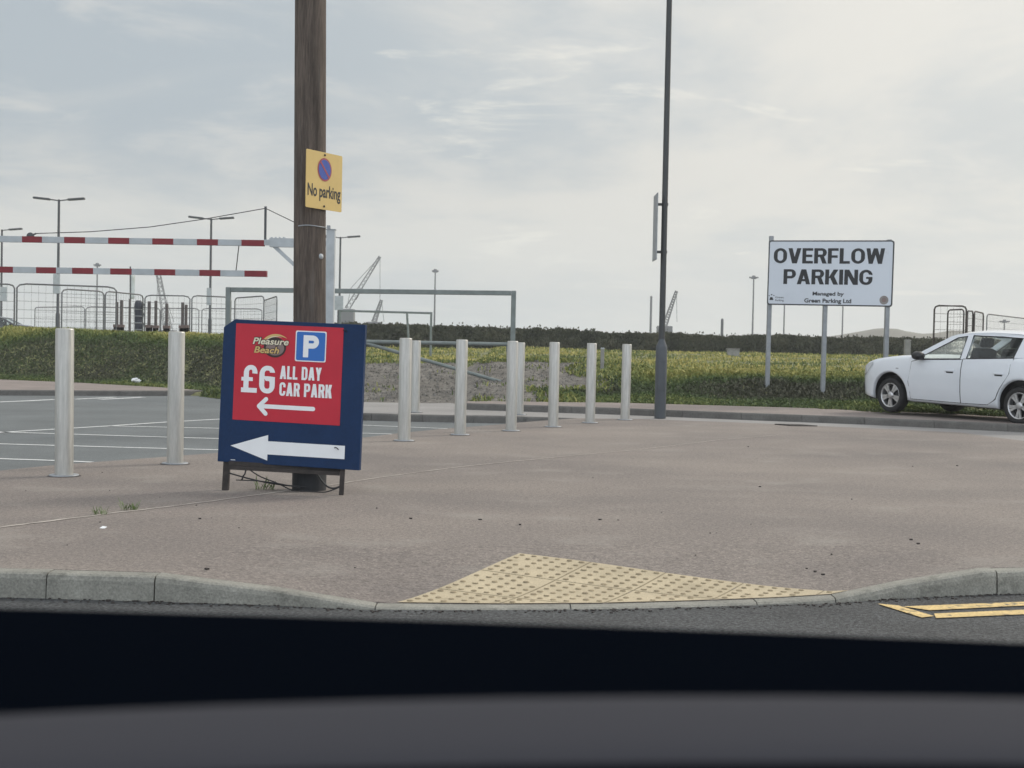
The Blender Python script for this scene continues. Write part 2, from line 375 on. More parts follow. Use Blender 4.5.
fin = mixw(.92, sky.outputs[0], veil)
L.new(fin, bg.inputs['Color'])
sl = bpy.data.lights.new('sun', 'SUN'); so = bpy.data.objects.new('sun', sl); COL.objects.link(so)
sl.energy = 1.5; sl.angle = R(11); sl.color = (1, .94, .85)
so.rotation_euler = (-sd).to_track_quat('-Z', 'Y').to_euler()
S.view_settings.view_transform = 'Standard'; S.view_settings.look = 'None'; S.view_settings.exposure = 0; S.view_settings.gamma = 1
S.view_settings.use_curve_mapping = False

# ------------------------------------------------------------------ setting: levels
def xy(p): return (p.x, p.y)
def interp(pts):
    xs, ys = zip(*sorted(pts)); return lambda x: float(np.interp(x, xs, ys))
CP = -.12                                # car park and road level
# kerb along the front road: (x, y, top z)
_kp = [(gp(px, py, z), z) for px, py, z in ((0, 572, 0), (47, 573, 0), (155, 576, 0), (273, 590.6, -.052), (375, 607, -.106), (500, 608.5, -.112), (600, 607.8, -.112), (690, 605.3, -.11), (780, 602, -.106), (836, 598.6, -.098), (900, 585, -.052), (985, 571.5, 0), (1024, 570.5, 0))]
kerb_pts = [(-9, 6.95, 0)] + [(q.x, q.y, z) for q, z in _kp] + [(9, 9.3, 0)]
kf = interp([(p[0], p[1]) for p in kerb_pts]); kz = interp([(p[0], p[2]) for p in kerb_pts])
# forecourt back edge (meets the car park, then the side road)
fb = [(-12, 8.0), (-5.6, 9.0)] + [xy(gp(*p)) for p in ((0, 470.5), (55, 465), (215, 453), (352, 439), (400, 433), (440, 429), (480, 426), (520, 422.5), (550, 420), (577, 418.3), (640, 419), (740, 422.5), (860, 427.8), (960, 432.5), (1024, 441))] + [(14, 14.2)]
fbk = interp(fb)
def fz(x, y):
    d = y - kf(x); k = max(0, 1 - max(0, d - .1) / 1.25); k = k*k*(3 - 2*k)
    return kz(x) * k
def sheet(xs, y0, y1, ny, zf, skirt=None, pw=1.0):
    mb = MB(); vs = []; fs = []; nx = len(xs)
    for x in xs:
        a, b = y0(x), y1(x)
        for j in range(ny):
            y = a + (b - a) * (j / (ny - 1)) ** pw; vs.append((x, y, zf(x, y)))
    for i in range(nx - 1):
        for j in range(ny - 1):
            fs.append((i*ny+j, (i+1)*ny+j, (i+1)*ny+j+1, i*ny+j+1))
    mb.add(vs, fs, 0, True)
    if skirt is not None:
        for e in (0, ny - 1):
            for i in range(nx - 1):
                a, b = Vector(vs[i*ny+e]), Vector(vs[(i+1)*ny+e])
                mb.quad(a, b, Vector((b.x, b.y, skirt)), Vector((a.x, a.y, skirt)))
    return mb
def lin(a, b, n): return list(np.linspace(a, b, n))
KW = .11
xsf = sorted(set(lin(-12, 14, 70) + lin(-2, 3, 60) + [p[0] for p in fb]))
struct('forecourt', sheet(xsf, lambda x: kf(x) + KW, lambda x: max(fbk(x), kf(x) + .6), 26, fz, -.3, 1.5), M['forecourt'], fixn=False)
struct('road', sheet([-40, 40], lambda x: -6, lambda x: 10.5, 2, lambda x, y: CP), M['road'], fixn=False)
struct('car_park', sheet([-40, 1.0], lambda x: 10.0 if x < 0 else 10.5, lambda x: 42, 2, lambda x, y: CP + .002), M['carpark'], fixn=False)

# front kerb, stone by stone with open joints
kb = MB()
def kerb_run(mb, pts, base, width, joints, gap=.006, batter=.012):
    """pts: list of (x, y, ztop) of the front top edge; joints: x positions of the joints"""
    fy = interp([(p[0], p[1]) for p in pts]); fzt = interp([(p[0], p[2]) for p in pts])
    xs_all = sorted(joints)
    for a, b in zip(xs_all[:-1], xs_all[1:]):
        xs = [a + gap/2] + [p[0] for p in pts if a + .02 < p[0] < b - .02] + [b - gap/2]
        jit = rnd.uniform(-.004, .004)
        sec = []
        for x in xs:
            y, z = fy(x) + jit, fzt(x) + jit*.4
            sec.append([(x, y - batter, base - .1), (x, y - batter, base), (x, y - .004, z - .028), (x, y + .006, z - .008), (x, y + .022, z), (x, y + width, z), (x, y + width, base - .1)])
        n = len(sec[0]); vs = [q for s in sec for q in s]; fs = []
        for i in range(len(sec) - 1):
            for k in range(n - 1): fs.append((i*n+k, (i+1)*n+k, (i+1)*n+k+1, i*n+k+1))
        mb.add(vs, fs, 0, False); mb.add(sec[0], [tuple(range(n))]); mb.add(sec[-1], [tuple(range(n))])
jn = [-9 + .915*i for i in range(8)] + [kerb_pts[2][0], kerb_pts[3][0], kerb_pts[5][0], .3, 1.22, kerb_pts[10][0], 2.55] + [3.46 + .915*i for i in range(6)]
kerb_run(kb, kerb_pts, CP, KW, sorted(jn))
struct('kerb', kb, M['kerb'])

# joint strip across the forecourt
def strip(mb, pts, w, z=.004, mi=0, zf=None):
    pts = [Vector((p[0], p[1], 0)) for p in pts]
    L_, R_ = [], []
    for i, p in enumerate(pts):
        t = (pts[min(i+1, len(pts)-1)] - pts[max(i-1, 0)]).normalized(); n = Vector((-t.y, t.x, 0))
        ww = w if not isinstance(w, (list, tuple)) else w[i]
        for arr, s in ((L_, .5), (R_, -.5)):
            q = p + n*ww*s; q.z = (zf(q.x, q.y) if zf else 0) + z; arr.append(q)
    for i in range(len(pts) - 1): mb.quad(R_[i], R_[i+1], L_[i+1], L_[i], mi)
jm = MB(); jp = [xy(gp(*p)) for p in ((-60, 534), (0, 527.5), (60, 520), (120, 512.5), (180, 505.5), (240, 497.5), (300, 489.5), (345, 483), (380, 477.5), (460, 467), (560, 457), (640, 449.5), (720, 440), (790, 434))]
jd = []
for (a, b) in zip(jp[:-1], jp[1:]):
    for k in range(6):
        t = k/6; jd.append((a[0]+(b[0]-a[0])*t + rnd.uniform(-.008, .008), a[1]+(b[1]-a[1])*t + rnd.uniform(-.012, .012)))
strip(jm, jd, [max(.006, rnd.uniform(.018, .038) * (1 - .45*i/len(jd))) for i in range(len(jd))], .003)
struct('joint_seal', jm, M['joint'], fixn=False)

# side road / gravel entrance apron behind the bollards
pv_bot = [xy(gp(*p)) for p in ((466, 409.3), (480, 409.8), (625, 414.6), (740, 419.4), (860, 424), (1024, 432))] + [(14, 16.9)]
pvb = interp(pv_bot)
pv_back = [xy(gp(*p, .11)) for p in ((466, 401), (500, 401.2), (620, 402.6), (740, 406), (860, 409.5), (960, 413.6), (1024, 418))] + [(14, 19.8)]
pvk = interp(pv_back)
grav0 = [(-6.6, 28.6)] + [xy(gp(*p)) for p in ((300, 401), (364, 401.7), (420, 403), (466, 402.5))]
apr = [(-3.1, 20.9)] + [xy(gp(*p)) for p in ((364, 413), (400, 414), (480, 415.6), (520, 416.4), (577, 418.2))]
sr_front = interp(apr + [p for p in fb if p[0] > 1.0])
x_pv = pv_bot[0][0]
def sr_back(x): return interp(grav0)(x) + .3 if x < x_pv - .001 else pvb(x)
xs_sr = sorted(lin(-3.1, x_pv - .002, 12) + [x_pv] + lin(x_pv + .05, 14, 24) + [p[0] for p in apr])
struct('side_road', sheet(xs_sr, sr_front, sr_back, 6, lambda x, y: -.005, None), M['siderd'], fixn=False)
ak = MB(); kerb_run(ak, [(-3.1, 20.9 - .02, 0)] + [(p[0], p[1] - .02, 0) for p in apr[1:]], CP, .10, lin(-3.1, apr[-1][0], 6))
struct('apron_kerb', ak, M['kerbfar'])
# far pavement with its kerb
ks = [(p[0], p[1], .11) for p in pv_bot]
fk = MB(); kerb_run(fk, ks, 0, KW, lin(pv_bot[0][0], 13.9, 17)); struct('far_kerb', fk, M['kerbfar'])
xs_pv = sorted(lin(x_pv, 14, 40))
struct('pavement', sheet(xs_pv, lambda x: pvb(x) + KW, pvk, 5, lambda x, y: .108, -.2), M['pave'], fixn=False)
# left pavement beyond the car park
lp_f = [(-20, 27.0)] + [xy(gp(*p, CP)) for p in ((0, 395.6), (110, 396), (180, 396), (214, 395.2))]
lp_b = [(-20, 40.0)] + [xy(gp(*p)) for p in ((0, 379.4), (75, 382.4), (165, 387.4), (214, 391.2))]
lpf, lpb = interp(lp_f), interp(lp_b)
x_lp = min(lp_f[-1][0], lp_b[-1][0])
lk = MB(); kerb_run(lk, [(p[0], p[1], 0) for p in lp_f if p[0] < x_lp] + [(x_lp, lpf(x_lp), 0)], CP, KW, lin(-20, x_lp, 16)); struct('car_park_kerb', lk, M['kerbfar'])
struct('car_park_pavement', sheet(lin(-20, x_lp, 24), lambda x: lpf(x) + KW, lambda x: max(lpb(x), lpf(x) + KW + .1), 5, lambda x, y: -.002, -.3), M['pave'], fixn=False)

# markings
wl = MB()
def mark(pts, w): strip(wl, [xy(gp(px, py, CP)) for px, py in pts], w, CP + .006)
mark([(-60, 437), (0, 432.8), (55, 429.5), (110, 426.2), (168, 422.3), (222, 419.3)], .10)
mark([(110, 426.3), (222, 428.7)], .09)
mark([(-60, 430), (0, 432.3), (55, 434), (168, 437.6), (330, 442)], .09)
mark([(-60, 442.5), (0, 444.3), (168, 449), (330, 453)], .09)
mark([(-60, 457), (0, 459.2), (55, 461), (92, 462.6)], .09)
mark([(-40, 404), (0, 402.2), (30, 401), (55, 399.6)], [.05, .16, .2, .14])
mark([(75, 399.4), (100, 398.2), (115, 397.4)], .16); mark([(100, 399.6), (125, 398.4), (143, 397.4)], .18)
mark([(345, 424.7), (400, 427), (440, 428.7), (470, 429.4)], .08)
mark([(345, 433), (398, 434.6)], .08)
struct('parking_bay_lines', wl, M['line'], fixn=False)
yl = MB()
def ypoly(pts):
    q = [gp(px, py, CP) for px, py in pts]
    for p in q: p.z = CP + .005
    yl.add(q, [tuple(range(len(q)))])
ypoly([(877, 604.5), (898, 606.3), (934, 617), (922, 618.5)])
ypoly([(903, 607.3), (1024, 602.6), (1150, 598), (1150, 602), (1024, 606.4), (930, 611.2)])
ypoly([(934, 614.5), (1024, 610.6), (1150, 606), (1150, 610.5), (1024, 615.2), (936, 619)])
struct('double_yellow_lines', yl, M['yellow'], fixn=False)

# tactile paving
P1 = Vector(gp(519, 556, -.026)); P3 = Vector(gp(858, 594.5, -.1)); P2 = Vector(gp(384, 605.5, -.104))
e1 = Vector((P3.x - P1.x, P3.y - P1.y, 0)).normalized(); e2 = Vector((P2.x - P1.x, P2.y - P1.y, 0)).normalized()
tb = MB()
def tz(x, y): return fz(x, y) + .004
def inside(x, y): return y > kf(x) + KW + .002
TL = .412
def tpt(a, b):
    p = P1 + e1*a + e2*b; return p
for i in range(5):
    for j in range(5):
        a0, b0 = i*TL + .004, j*TL + .004; a1, b1 = (i+1)*TL - .004, (j+1)*TL - .004
        # subdivided plate, cut by the kerb line
        n = 16
        for ii in range(n):
            for jj in range(n):
                q = [tpt(a0 + (a1-a0)*(ii+da)/n, b0 + (b1-b0)*(jj+db)/n) for da, db in ((0,0),(1,0),(1,1),(0,1))]
                if not any(inside(p.x, p.y) for p in q): continue
                vs = [Vector((p.x, max(p.y, kf(p.x) + KW + .001), 0)) for p in q]
                for p in vs: p.z = tz(p.x, p.y)
                tb.add(vs, [(0, 1, 2, 3)], 0)
        for ii in range(6):
            for jj in range(6):
                c = tpt(a0 + (a1-a0)*(ii+.5)/6, b0 + (b1-b0)*(jj+.5)/6)
                if not inside(c.x, c.y - .02): continue
                if rnd.random() < .05: continue
                z = tz(c.x, c.y); r = rnd.uniform(.0145, .0175)
                h = rnd.uniform(.0045, .006)
                ring = lambda rr, zz: [(c.x + rr*math.cos(2*math.pi*k/10), c.y + rr*math.sin(2*math.pi*k/10), zz) for k in range(10)]
                v = ring(r, z) + ring(r*.72, z + h)
                tb.add(v, [(k, (k+1) % 10, (k+1) % 10 + 10, k + 10) for k in range(10)], 1)
                tb.add(v[10:], [tuple(range(10))], 1 if rnd.random() < .8 else 0)
# joint bed under the tiles
for i in range(40):
    for j in range(40):
        q = [tpt(5*TL*(i+da)/40, 5*TL*(j+db)/40) for da, db in ((0,0),(1,0),(1,1),(0,1))]
        if all(inside(p.x, p.y) for p in q): tb.add([Vector((p.x, p.y, tz(p.x, p.y) - .0025)) for p in q], [(0, 1, 2, 3)], 2)
struct('tactile_paving', tb, [M['tact'], M['tactd'], M['tactj']], fixn=False)

# drain cover and dirt on the forecourt
dm = MB(); q = [gp(776, 424.6), gp(800, 424.9), gp(816, 426.3), gp(792, 426.0)]
cen = sum(q, Vector()) / 4
for k in range(6):
    a = k/6; dm.bar(q[0].lerp(q[1], a) + Vector((0,0,.006)), q[3].lerp(q[2], a) + Vector((0,0,.006)), .05, .012)
for a, b in zip(q, q[1:] + q[:1]): dm.bar(a + Vector((0,0,.004)), b + Vector((0,0,.004)), .06, .016)
tag(dm.build('drain_grate', M['rust']), 'dark iron drain grate flush in the far edge of the forecourt', 'drain grate')

deb = MB()
for k in range(36):
    px, py = rnd.uniform(0, 1024), 450 + 145*rnd.random()**.8
    p = gp(px, py)
    if p.y < kf(p.x) + .3 or p.y > fbk(p.x) - .3: continue
    s = rnd.uniform(.003, .007) * (1.6 if rnd.random() < .1 else 1); z = fz(p.x, p.y)
    mx = Matrix.Translation((p.x, p.y, z)) @ Matrix.Rotation(rnd.uniform(0, 6), 4, 'Z')
    deb.prism([(-s, -s*.6), (s*.8, -s*.7), (s, s*.4), (-.3*s, s*.8)], mx, s*.8, 0)
for px, py in ((748, 447), (911, 540), (918, 544), (957, 466), (760, 487), (600, 520), (480, 520), (815, 572), (823, 575), (200, 519), (520, 525)):
    p = gp(px, py); s = .011; mx = Matrix.Translation((p.x, p.y, 0)) @ Matrix.Rotation(px, 4, 'Z')
    deb.prism([(-s, -s*.6), (s*.8, -s*.7), (s, s*.4), (-.3*s, s*.8)], mx, s*.7, 0)
for k in range(420):
    x = rnd.uniform(-2.7, 2.9); y = kf(x) - .012 - abs(rnd.gauss(0, .035)); s = rnd.uniform(.003, .009)
    deb.prism([(-s, -s*.6), (s*.8, -s*.7), (s, s*.4), (-.3*s, s*.8)], Matrix.Translation((x, y, CP)) @ Matrix.Rotation(rnd.uniform(0, 6), 4, 'Z'), s*.7, 0)
tag(deb.build('grit', M['rust']), kind='stuff')
lt = MB(); p = gp(103, 528); lt.prism([(-.018, -.012), (.012, -.018), (.022, .008), (-.006, .018)], Matrix.Translation(p + Vector((0, 0, .003))) @ Matrix.Rotation(.3, 4, 'X'), .002)
tag(lt.build('litter_scrap', M['white']), 'small white paper scrap lying on the forecourt', 'litter')

# ------------------------------------------------------------------ terrain
gr0 = interp(grav0)
def back_line(x):
    if x < x_lp: return lpb(x)
    if x < grav0[1][0]: t = (x - x_lp) / (grav0[1][0] - x_lp); return lpb(x_lp)*(1-t) + grav0[1][1]*t
    if x < x_pv: return gr0(x)
    return pvk(x)
def sm(a, b, x):
    t = min(1, max(0, (x - a) / (b - a))); return t*t*(3 - 2*t)
def terrain(x, y):
    xc = min(max(x, -19), 13.5)
    d = y - back_line(xc)
    wl_ = 1 - sm(-6.9, -5.4, x)                 # left bank
    wr_ = sm(.9, 2.9, x - .03*max(0, d))        # right bank
    edge = .10 * sm(x_pv - .3, x_pv + .3, x)
    nz = noise.noise(Vector((x*.55, y*.55, 0))) * .07 + noise.noise(Vector((x*1.7, y*1.7, 3))) * .035
    crest = 1.20 - .02*(x + 9)
    left = crest * sm(.1, 4.6, d) - (crest - .88) * sm(5.5, 11, d)
    mid = .70 * sm(-2, 10, d) * min(1, max(0, d)/1.0) + .25 * sm(10, 34, d)
    right = .50 * sm(.5, 3.2, d) + .34 * sm(4, 30, d) + .06*sm(0, .6, d)
    h = left*wl_ + (1 - wl_)*(right*wr_ + mid*(1 - wr_))
    k = sm(0, 1.0, d)
    h = h + nz*k
    base = edge + h
    far = sm(70, 130, y); base = base*(1 - far) + .95*far
    pave = sm(-1.0, -.12, d)
    z = -.3*(1 - pave) + (base - .012*(1 - sm(0, .3, d)))*pave
    return z
gxs = sorted(set(np.round(list(np.arange(-22, 24, .4)) + [-4000, -1500, -600, -300, -150, -90, -60, -45, -34, -27, 29, 36, 48, 70, 100, 160, 320, 700, 1600, 4000], 3)))
gys = sorted(set(np.round([-300, -60, -20, 0, 10, 16] + list(np.arange(18, 46, .35)) + list(np.arange(46, 90, 2)) + [95, 102, 110, 120, 135, 160, 200, 260, 350, 500, 800, 1300, 2200, 4000], 3)))
g = MB(); ny = len(gys)
gv = [(x, y, terrain(x, y)) for x in gxs for y in gys]; gf = []; gm = []
def gravel_at(x, y):
    xc = min(max(x, -19), 13.5); d = y - back_line(xc)
    e = noise.noise(Vector((x*.8, y*.5, 9))) * .6
    return -5.3 + e*.6 < x < (.55 if d < 1.6 else 1.6) + e + .05*d and -1.5 < d < 8.6 + e*1.2
for i in range(len(gxs) - 1):
    for j in range(ny - 1):
        cx, cy = (gxs[i] + gxs[i+1])/2, (gys[j] + gys[j+1])/2
        g.f.append([i*ny+j, (i+1)*ny+j, (i+1)*ny+j+1, i*ny+j+1]); g.m.append(1 if gravel_at(cx, cy) else 0); g.sm.append(True)
g.v = gv
struct('ground', g, [M['soil'], M['gravel']], fixn=False)

# grass: blades on the banks and the plateau
def grass_mesh(name, spots, material):
    """spots: arrays x, y, z, height, width, tone"""
    n = len(spots); A = np.array(spots); rg = np.random.default_rng(5)
    ang = rg.uniform(0, 2*np.pi, n); lean = rg.uniform(.1, .75, n) * A[:, 3]; la = rg.uniform(0, 2*np.pi, n)
    dx, dy = np.cos(ang)*A[:, 4], np.sin(ang)*A[:, 4]
    lx, ly = np.cos(la)*lean, np.sin(la)*lean
    v = np.zeros((n, 5, 3))
    for k, (s, t, hh) in enumerate(((-1, 0, 0), (1, 0, 0), (.8, .35, .6), (-.8, .35, .6), (0, 1, 1))):
        v[:, k, 0] = A[:, 0] + dx*s + lx*t; v[:, k, 1] = A[:, 1] + dy*s + ly*t; v[:, k, 2] = A[:, 2] - .02*(hh == 0) + A[:, 3]*hh*(1 - .25*t)
    me = bpy.data.meshes.new(name)
    me.vertices.add(n*5); me.vertices.foreach_set('co', v.reshape(-1))
    idx = np.arange(n)[:, None]*5; loops = np.concatenate([idx + np.array([0, 1, 2, 3]), idx + np.array([3, 2, 4])], axis=1).reshape(-1)
    me.loops.add(n*7); me.loops.foreach_set('vertex_index', loops.astype(np.int32))
    st = (np.arange(n)[:, None]*7 + np.array([0, 4])).reshape(-1)
    me.polygons.add(n*2); me.polygons.foreach_set('loop_start', st.astype(np.int32))
    me.update(calc_edges=True)
    at = me.attributes.new('tone', 'FLOAT', 'POINT'); at.data.foreach_set('value', np.repeat(A[:, 5], 5).astype(np.float32))
    me.materials.append(material); me.validate()
    o = bpy.data.objects.new(name, me); COL.objects.link(o); return tag(o, kind='stuff')
sp = []
def tone_n(x, y, s=.5): return noise.noise(Vector((x*s, y*s, 5)))
def tuft(x, y, h, wd, tone):
    sp.append((x, y, terrain(x, y), h, wd, min(1, max(0, tone))))
# left bank
for k in range(52000):
    x = rnd.uniform(-15.5, -5.2); d = rnd.random()**1.15 * 7.5; y = back_line(x) + d + .05
    if gravel_at(x, y): continue
    n = tone_n(x, y); top = sm(2.9, 4.7, d + n*.9)
    h = rnd.uniform(.03, .08) + .15*top*rnd.random()**2 + .06*max(0, n)
    tuft(x, y, h, rnd.uniform(.012, .034), .1 + .3*n + .62*top + .3*(1 - sm(.2, 1.1, d)) + rnd.uniform(-.14, .14))
# right bank
for k in range(50000):
    x = rnd.uniform(-.2, 10.5); d = rnd.random()**1.2 * 4.6; y = back_line(x) + d + .05
    if gravel_at(x, y): continue
    n = tone_n(x, y); top = sm(1.7, 3.4, d + n*1.1)
    h = rnd.uniform(.03, .08) + .05*sm(.5, 1.5, d)*rnd.random() + .06*max(0, n)
    tuft(x, y, h, rnd.uniform(.012, .032), .06 + .3*n + .58*top + .32*(1 - sm(.5, 1.2, d)) + .36*(1 - sm(.9, 2.1, x)) + rnd.uniform(-.13, .13))
for k in range(2600):
    x = rnd.uniform(x_lp - .1, -3.4); y = back_line(x) + rnd.uniform(-.7, .6)
    tuft(x, y, rnd.uniform(.04, .13), rnd.uniform(.012, .03), .3 + rnd.uniform(-.15, .25))
for k in range(1500):                       # grass spilling over the pavement edge by the parked car
    x = rnd.uniform(5.6, 8.2); y = back_line(x) - .02 - abs(rnd.gauss(0, .10))
    if x < 7.0: y -= .9*sm(5.9, 6.3, x)*(1 - sm(6.6, 6.95, x))*rnd.random()
    sp.append((x, y, .10, rnd.uniform(.03, .10), rnd.uniform(.01, .026), min(1, max(0, .36 + rnd.uniform(-.15, .2)))))
# plateau behind: dry, seeding grass
for k in range(60000):
    y = 29.5 + 42*rnd.random()**1.7; x = rnd.uniform(-7, 13) * y/34
    d = y - back_line(min(13, x))
    if d < 3.2 or gravel_at(x, y) or (x < -6.5 and d < 7): continue
    n = tone_n(x, y, .35)
    tuft(x, y, rnd.uniform(.035, .095) + .04*max(0, n) + (.12*rnd.random() if rnd.random() < .06 else 0), rnd.uniform(.012, .03), .67 + .5*n + rnd.uniform(-.28, .3))
for k in range(24000):
    x = rnd.uniform(-5.5, 3.6); y = back_line(x) + rnd.uniform(-.1, 10.5)
    q = [gravel_at(x + a_, y + b_) for a_, b_ in ((.42, 0), (-.42, 0), (0, .4), (0, -.4))]
    if all(q) or not any(q): continue
    tuft(x, y, rnd.uniform(.05, .15), rnd.uniform(.012, .028), .5 + rnd.uniform(-.22, .3))
# weeds creeping over the gravel
for k in range(2600):
    x = rnd.uniform(-5, 1.5); y = back_line(x) + rnd.uniform(0, 9)
    if tone_n(x, y, .9) < .22: continue
    tuft(x, y, rnd.uniform(.04, .14), rnd.uniform(.008, .018), .45 + rnd.uniform(-.2, .3))
grass_mesh('grass', sp, M['blade'])
# loose stones on the gravel
gs = MB()
for k in range(2600):
    x = rnd.uniform(-5, 1.4); y = back_line(x) + rnd.uniform(.1, 8.5)
    if not gravel_at(x, y): continue
    s = rnd.uniform(.02, .06); z = terrain(x, y)
    vs = [(x + s*math.cos(a)*rnd.uniform(.6, 1), y + s*math.sin(a)*rnd.uniform(.6, 1), z - .01) for a in (0, 1.26, 2.5, 3.8, 5)]
    gs.add(vs + [(x, y, z + s*.7)], [(i, (i+1) % 5, 5) for i in range(5)], rnd.choice((0, 0, 1)))
tag(gs.build('gravel_stones', [M['gravel'], M['kerbfar']], fixn=False), kind='stuff')

# ------------------------------------------------------------------ hedge, hill
def hedge(name, path, zb, htop, depth, nleaf, label):
    """path: list of (x, y); a clipped-looking but uneven wall of scrub"""
    core = MB(); n = 90; secs = []
    def pt(t):
        k = t*(len(path) - 1); i = min(int(k), len(path) - 2); f = k - i
        return Vector((path[i][0]*(1-f) + path[i+1][0]*f, path[i][1]*(1-f) + path[i+1][1]*f, 0))
    def ht(t): return htop(t) + .13*noise.noise(Vector((t*13, 7, 0))) + .12*noise.noise(Vector((t*60, 1, 0))) + .10*noise.noise(Vector((t*190, 4, 0)))
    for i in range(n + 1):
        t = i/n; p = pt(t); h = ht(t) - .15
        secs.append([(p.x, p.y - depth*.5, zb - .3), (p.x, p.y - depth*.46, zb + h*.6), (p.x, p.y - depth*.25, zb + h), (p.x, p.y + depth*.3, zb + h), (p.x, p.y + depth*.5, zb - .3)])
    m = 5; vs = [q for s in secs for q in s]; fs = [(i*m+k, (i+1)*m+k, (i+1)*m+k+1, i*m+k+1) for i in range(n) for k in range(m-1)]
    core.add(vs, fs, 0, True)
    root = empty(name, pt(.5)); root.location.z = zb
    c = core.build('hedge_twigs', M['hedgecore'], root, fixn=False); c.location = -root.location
    lv = []
    for k in range(nleaf):
        t = rnd.random(); p = pt(t); h = ht(t)
        u = rnd.random()
        if u < .62: zz = h*rnd.random()**.9; yy = -depth*.5 - .12*rnd.random() - .04 + .5*max(0, zz/h - .5)*depth*.5
        else: yy = rnd.uniform(-.35, .35)*depth; zz = h + rnd.uniform(-.22, .02) + (.22*rnd.random()**3 if rnd.random() < .06 else 0)
        b = noise.noise(Vector((p.x*.9, zz*1.6, 2)))
        lv.append((p.x, p.y + yy - .25*max(0, b), zb + zz - .1, rnd.uniform(.06, .15), rnd.uniform(.025, .06), min(1, max(0, .42 + .6*b + rnd.uniform(-.25, .25) + .12*(zz/h)))))
    o = grass_mesh('foliage', lv, M['leafm']); del o['kind']; o.parent = root; o.location = -root.location
    tag(root, label, 'hedge'); return root
hp = [dp(px, 350, 74) for px in (325, 460, 600, 740, 880, 1060)]
hedge('hedge', [(p.x, p.y) for p in hp], .92, lambda t: 1.29 + .05*math.sin(t*9) - .30*t, 2.6, 60000, 'long dark green hedge of low scrub running behind the yellow grass')

hl = MB(); hy = 520
prof = [(560, 352), (700, 347), (790, 342), (820, 338), (842, 334.5), (862, 331.2), (874, 328.9), (882, 328.2), (897, 328.8), (905, 331), (922, 333.8), (935, 333.2), (950, 330.5), (970, 331.5), (1000, 336), (1040, 341), (1120, 350)]
ridge = [dp(px, py, hy) for px, py in prof]
rows = []
for k, (dy, kk) in enumerate(((-70, 0.0), (-40, .45), (-18, .8), (0, 1.0), (40, .7), (110, 0.0))):
    row = []
    for i, p in enumerate(ridge):
        h = (p.z - .5)*kk + (noise.noise(Vector((p.x*.05, dy*.05, 0))) * 1.0 if 0 < kk < 1 else 0)
        row.append((p.x*(1 + dy/hy*.2), p.y + dy, max(.2, .5 + h)))
    rows.append(row)
n = len(ridge)
hl.add([q for r_ in rows for q in r_], [(j*n+i, j*n+i+1, (j+1)*n+i+1, (j+1)*n+i) for j in range(len(rows)-1) for i in range(n-1)], 0, True)
struct('hill', hl, M['hill'], fixn=False)

# ------------------------------------------------------------------ bollards
bt = empty('bollard', (0, 0, 0))
b_ = MB(); b_.lathe([(.0735, 0), (.0735, 1.188), (.071, 1.196), (.064, 1.2), (0.0005, 1.202)], n=28); b_.build('post', M['steel'], bt)
b_ = MB(); b_.lathe([(.135, .0005), (.128, .004), (.05, .004)], n=28); b_.build('dark_base_ring', M['rust'], bt)  # thin dark ring on the ground, a little wider than the flange
b_ = MB(); b_.lathe([(.118, .0045), (.118, .010), (.112, .014), (.0745, .014)], n=28); fo = b_.build('base_flange', M['galv'], bt)
spots = [((64, 476), 'tall brushed steel bollard nearest the viewer, farthest left by the car park lines'),
         ((175, 464), 'brushed steel bollard just left of the navy parking board'),
         ((404, 441), 'steel bollard first to the right of the navy parking board'),
         ((460, 435), 'steel bollard second to the right of the navy board, standing alone'),
         ((511, 431), 'steel bollard with a grey smudge, in front of the barrier frame post'),
         ((553, 427), 'steel bollard third from the lamp column in the near row'),
         ((590, 423), 'steel bollard second from the lamp column'),
         ((625, 420), 'shortest looking steel bollard, next to the lamp column'),
         ((415, 412.2), 'farther bollard on the gravel entrance, half hidden behind the first right of the board'),
         ((519, 414.5), 'farther bollard on the gravel entrance, beside the smudged near bollard')]
for i, (pp, lab) in enumerate(spots):
    o = bt if i == 0 else copy_tree(bt)
    p = gp(*pp); o.location = (p.x, p.y, -.003 if pp[1] < 418 and i > 7 else 0); o.rotation_euler = (R(rnd.uniform(-.4, .4)), R(rnd.uniform(-.4, .4)), rnd.uniform(0, 6))
    tag(o, lab, 'bollard', 'steel bollards around the forecourt')

# ------------------------------------------------------------------ lamp column by the kerb
p = gp(660, 418.3)
lc = empty('lamp_column', p)
m_ = MB(); m_.lathe([(.094, 0), (.094, 1.16), (.09, 1.18), (.052, 1.27), (.05, 1.3)], n=16); m_.build('base_section', M['column'], lc)
m_ = MB(); m_.box((-.05, -.0965, .45), (.05, -.090, .95)); m_.box((-.008, -.102, .68), (.008, -.096, .70)); m_.build('access_door', M['column'], lc, bevel=.004)
m_ = MB(); m_.tube([(0, 0, 1.28), (0, 0, 5.5), (0, 0, 9.4), (.06, -.1, 9.75), (.25, -.5, 9.95), (.5, -1.0, 10.0)], [.05, .047, .042, .04, .036, .03], 12); m_.build('shaft', M['columntop'], lc)
m_ = MB(); m_.lathe([(.0005, .08), (.09, .07), (.13, .02), (.13, -.03), (.0005, -.05)], n=14, M=Matrix.Translation((.62, -1.24, 10.0)) @ Matrix.Diagonal((1, 1.9, 1, 1))); m_.build('lantern', M['lamp'], lc)
tag(lc, 'tall grey steel lamp column with a thicker base, standing beyond the forecourt', 'lamp column')
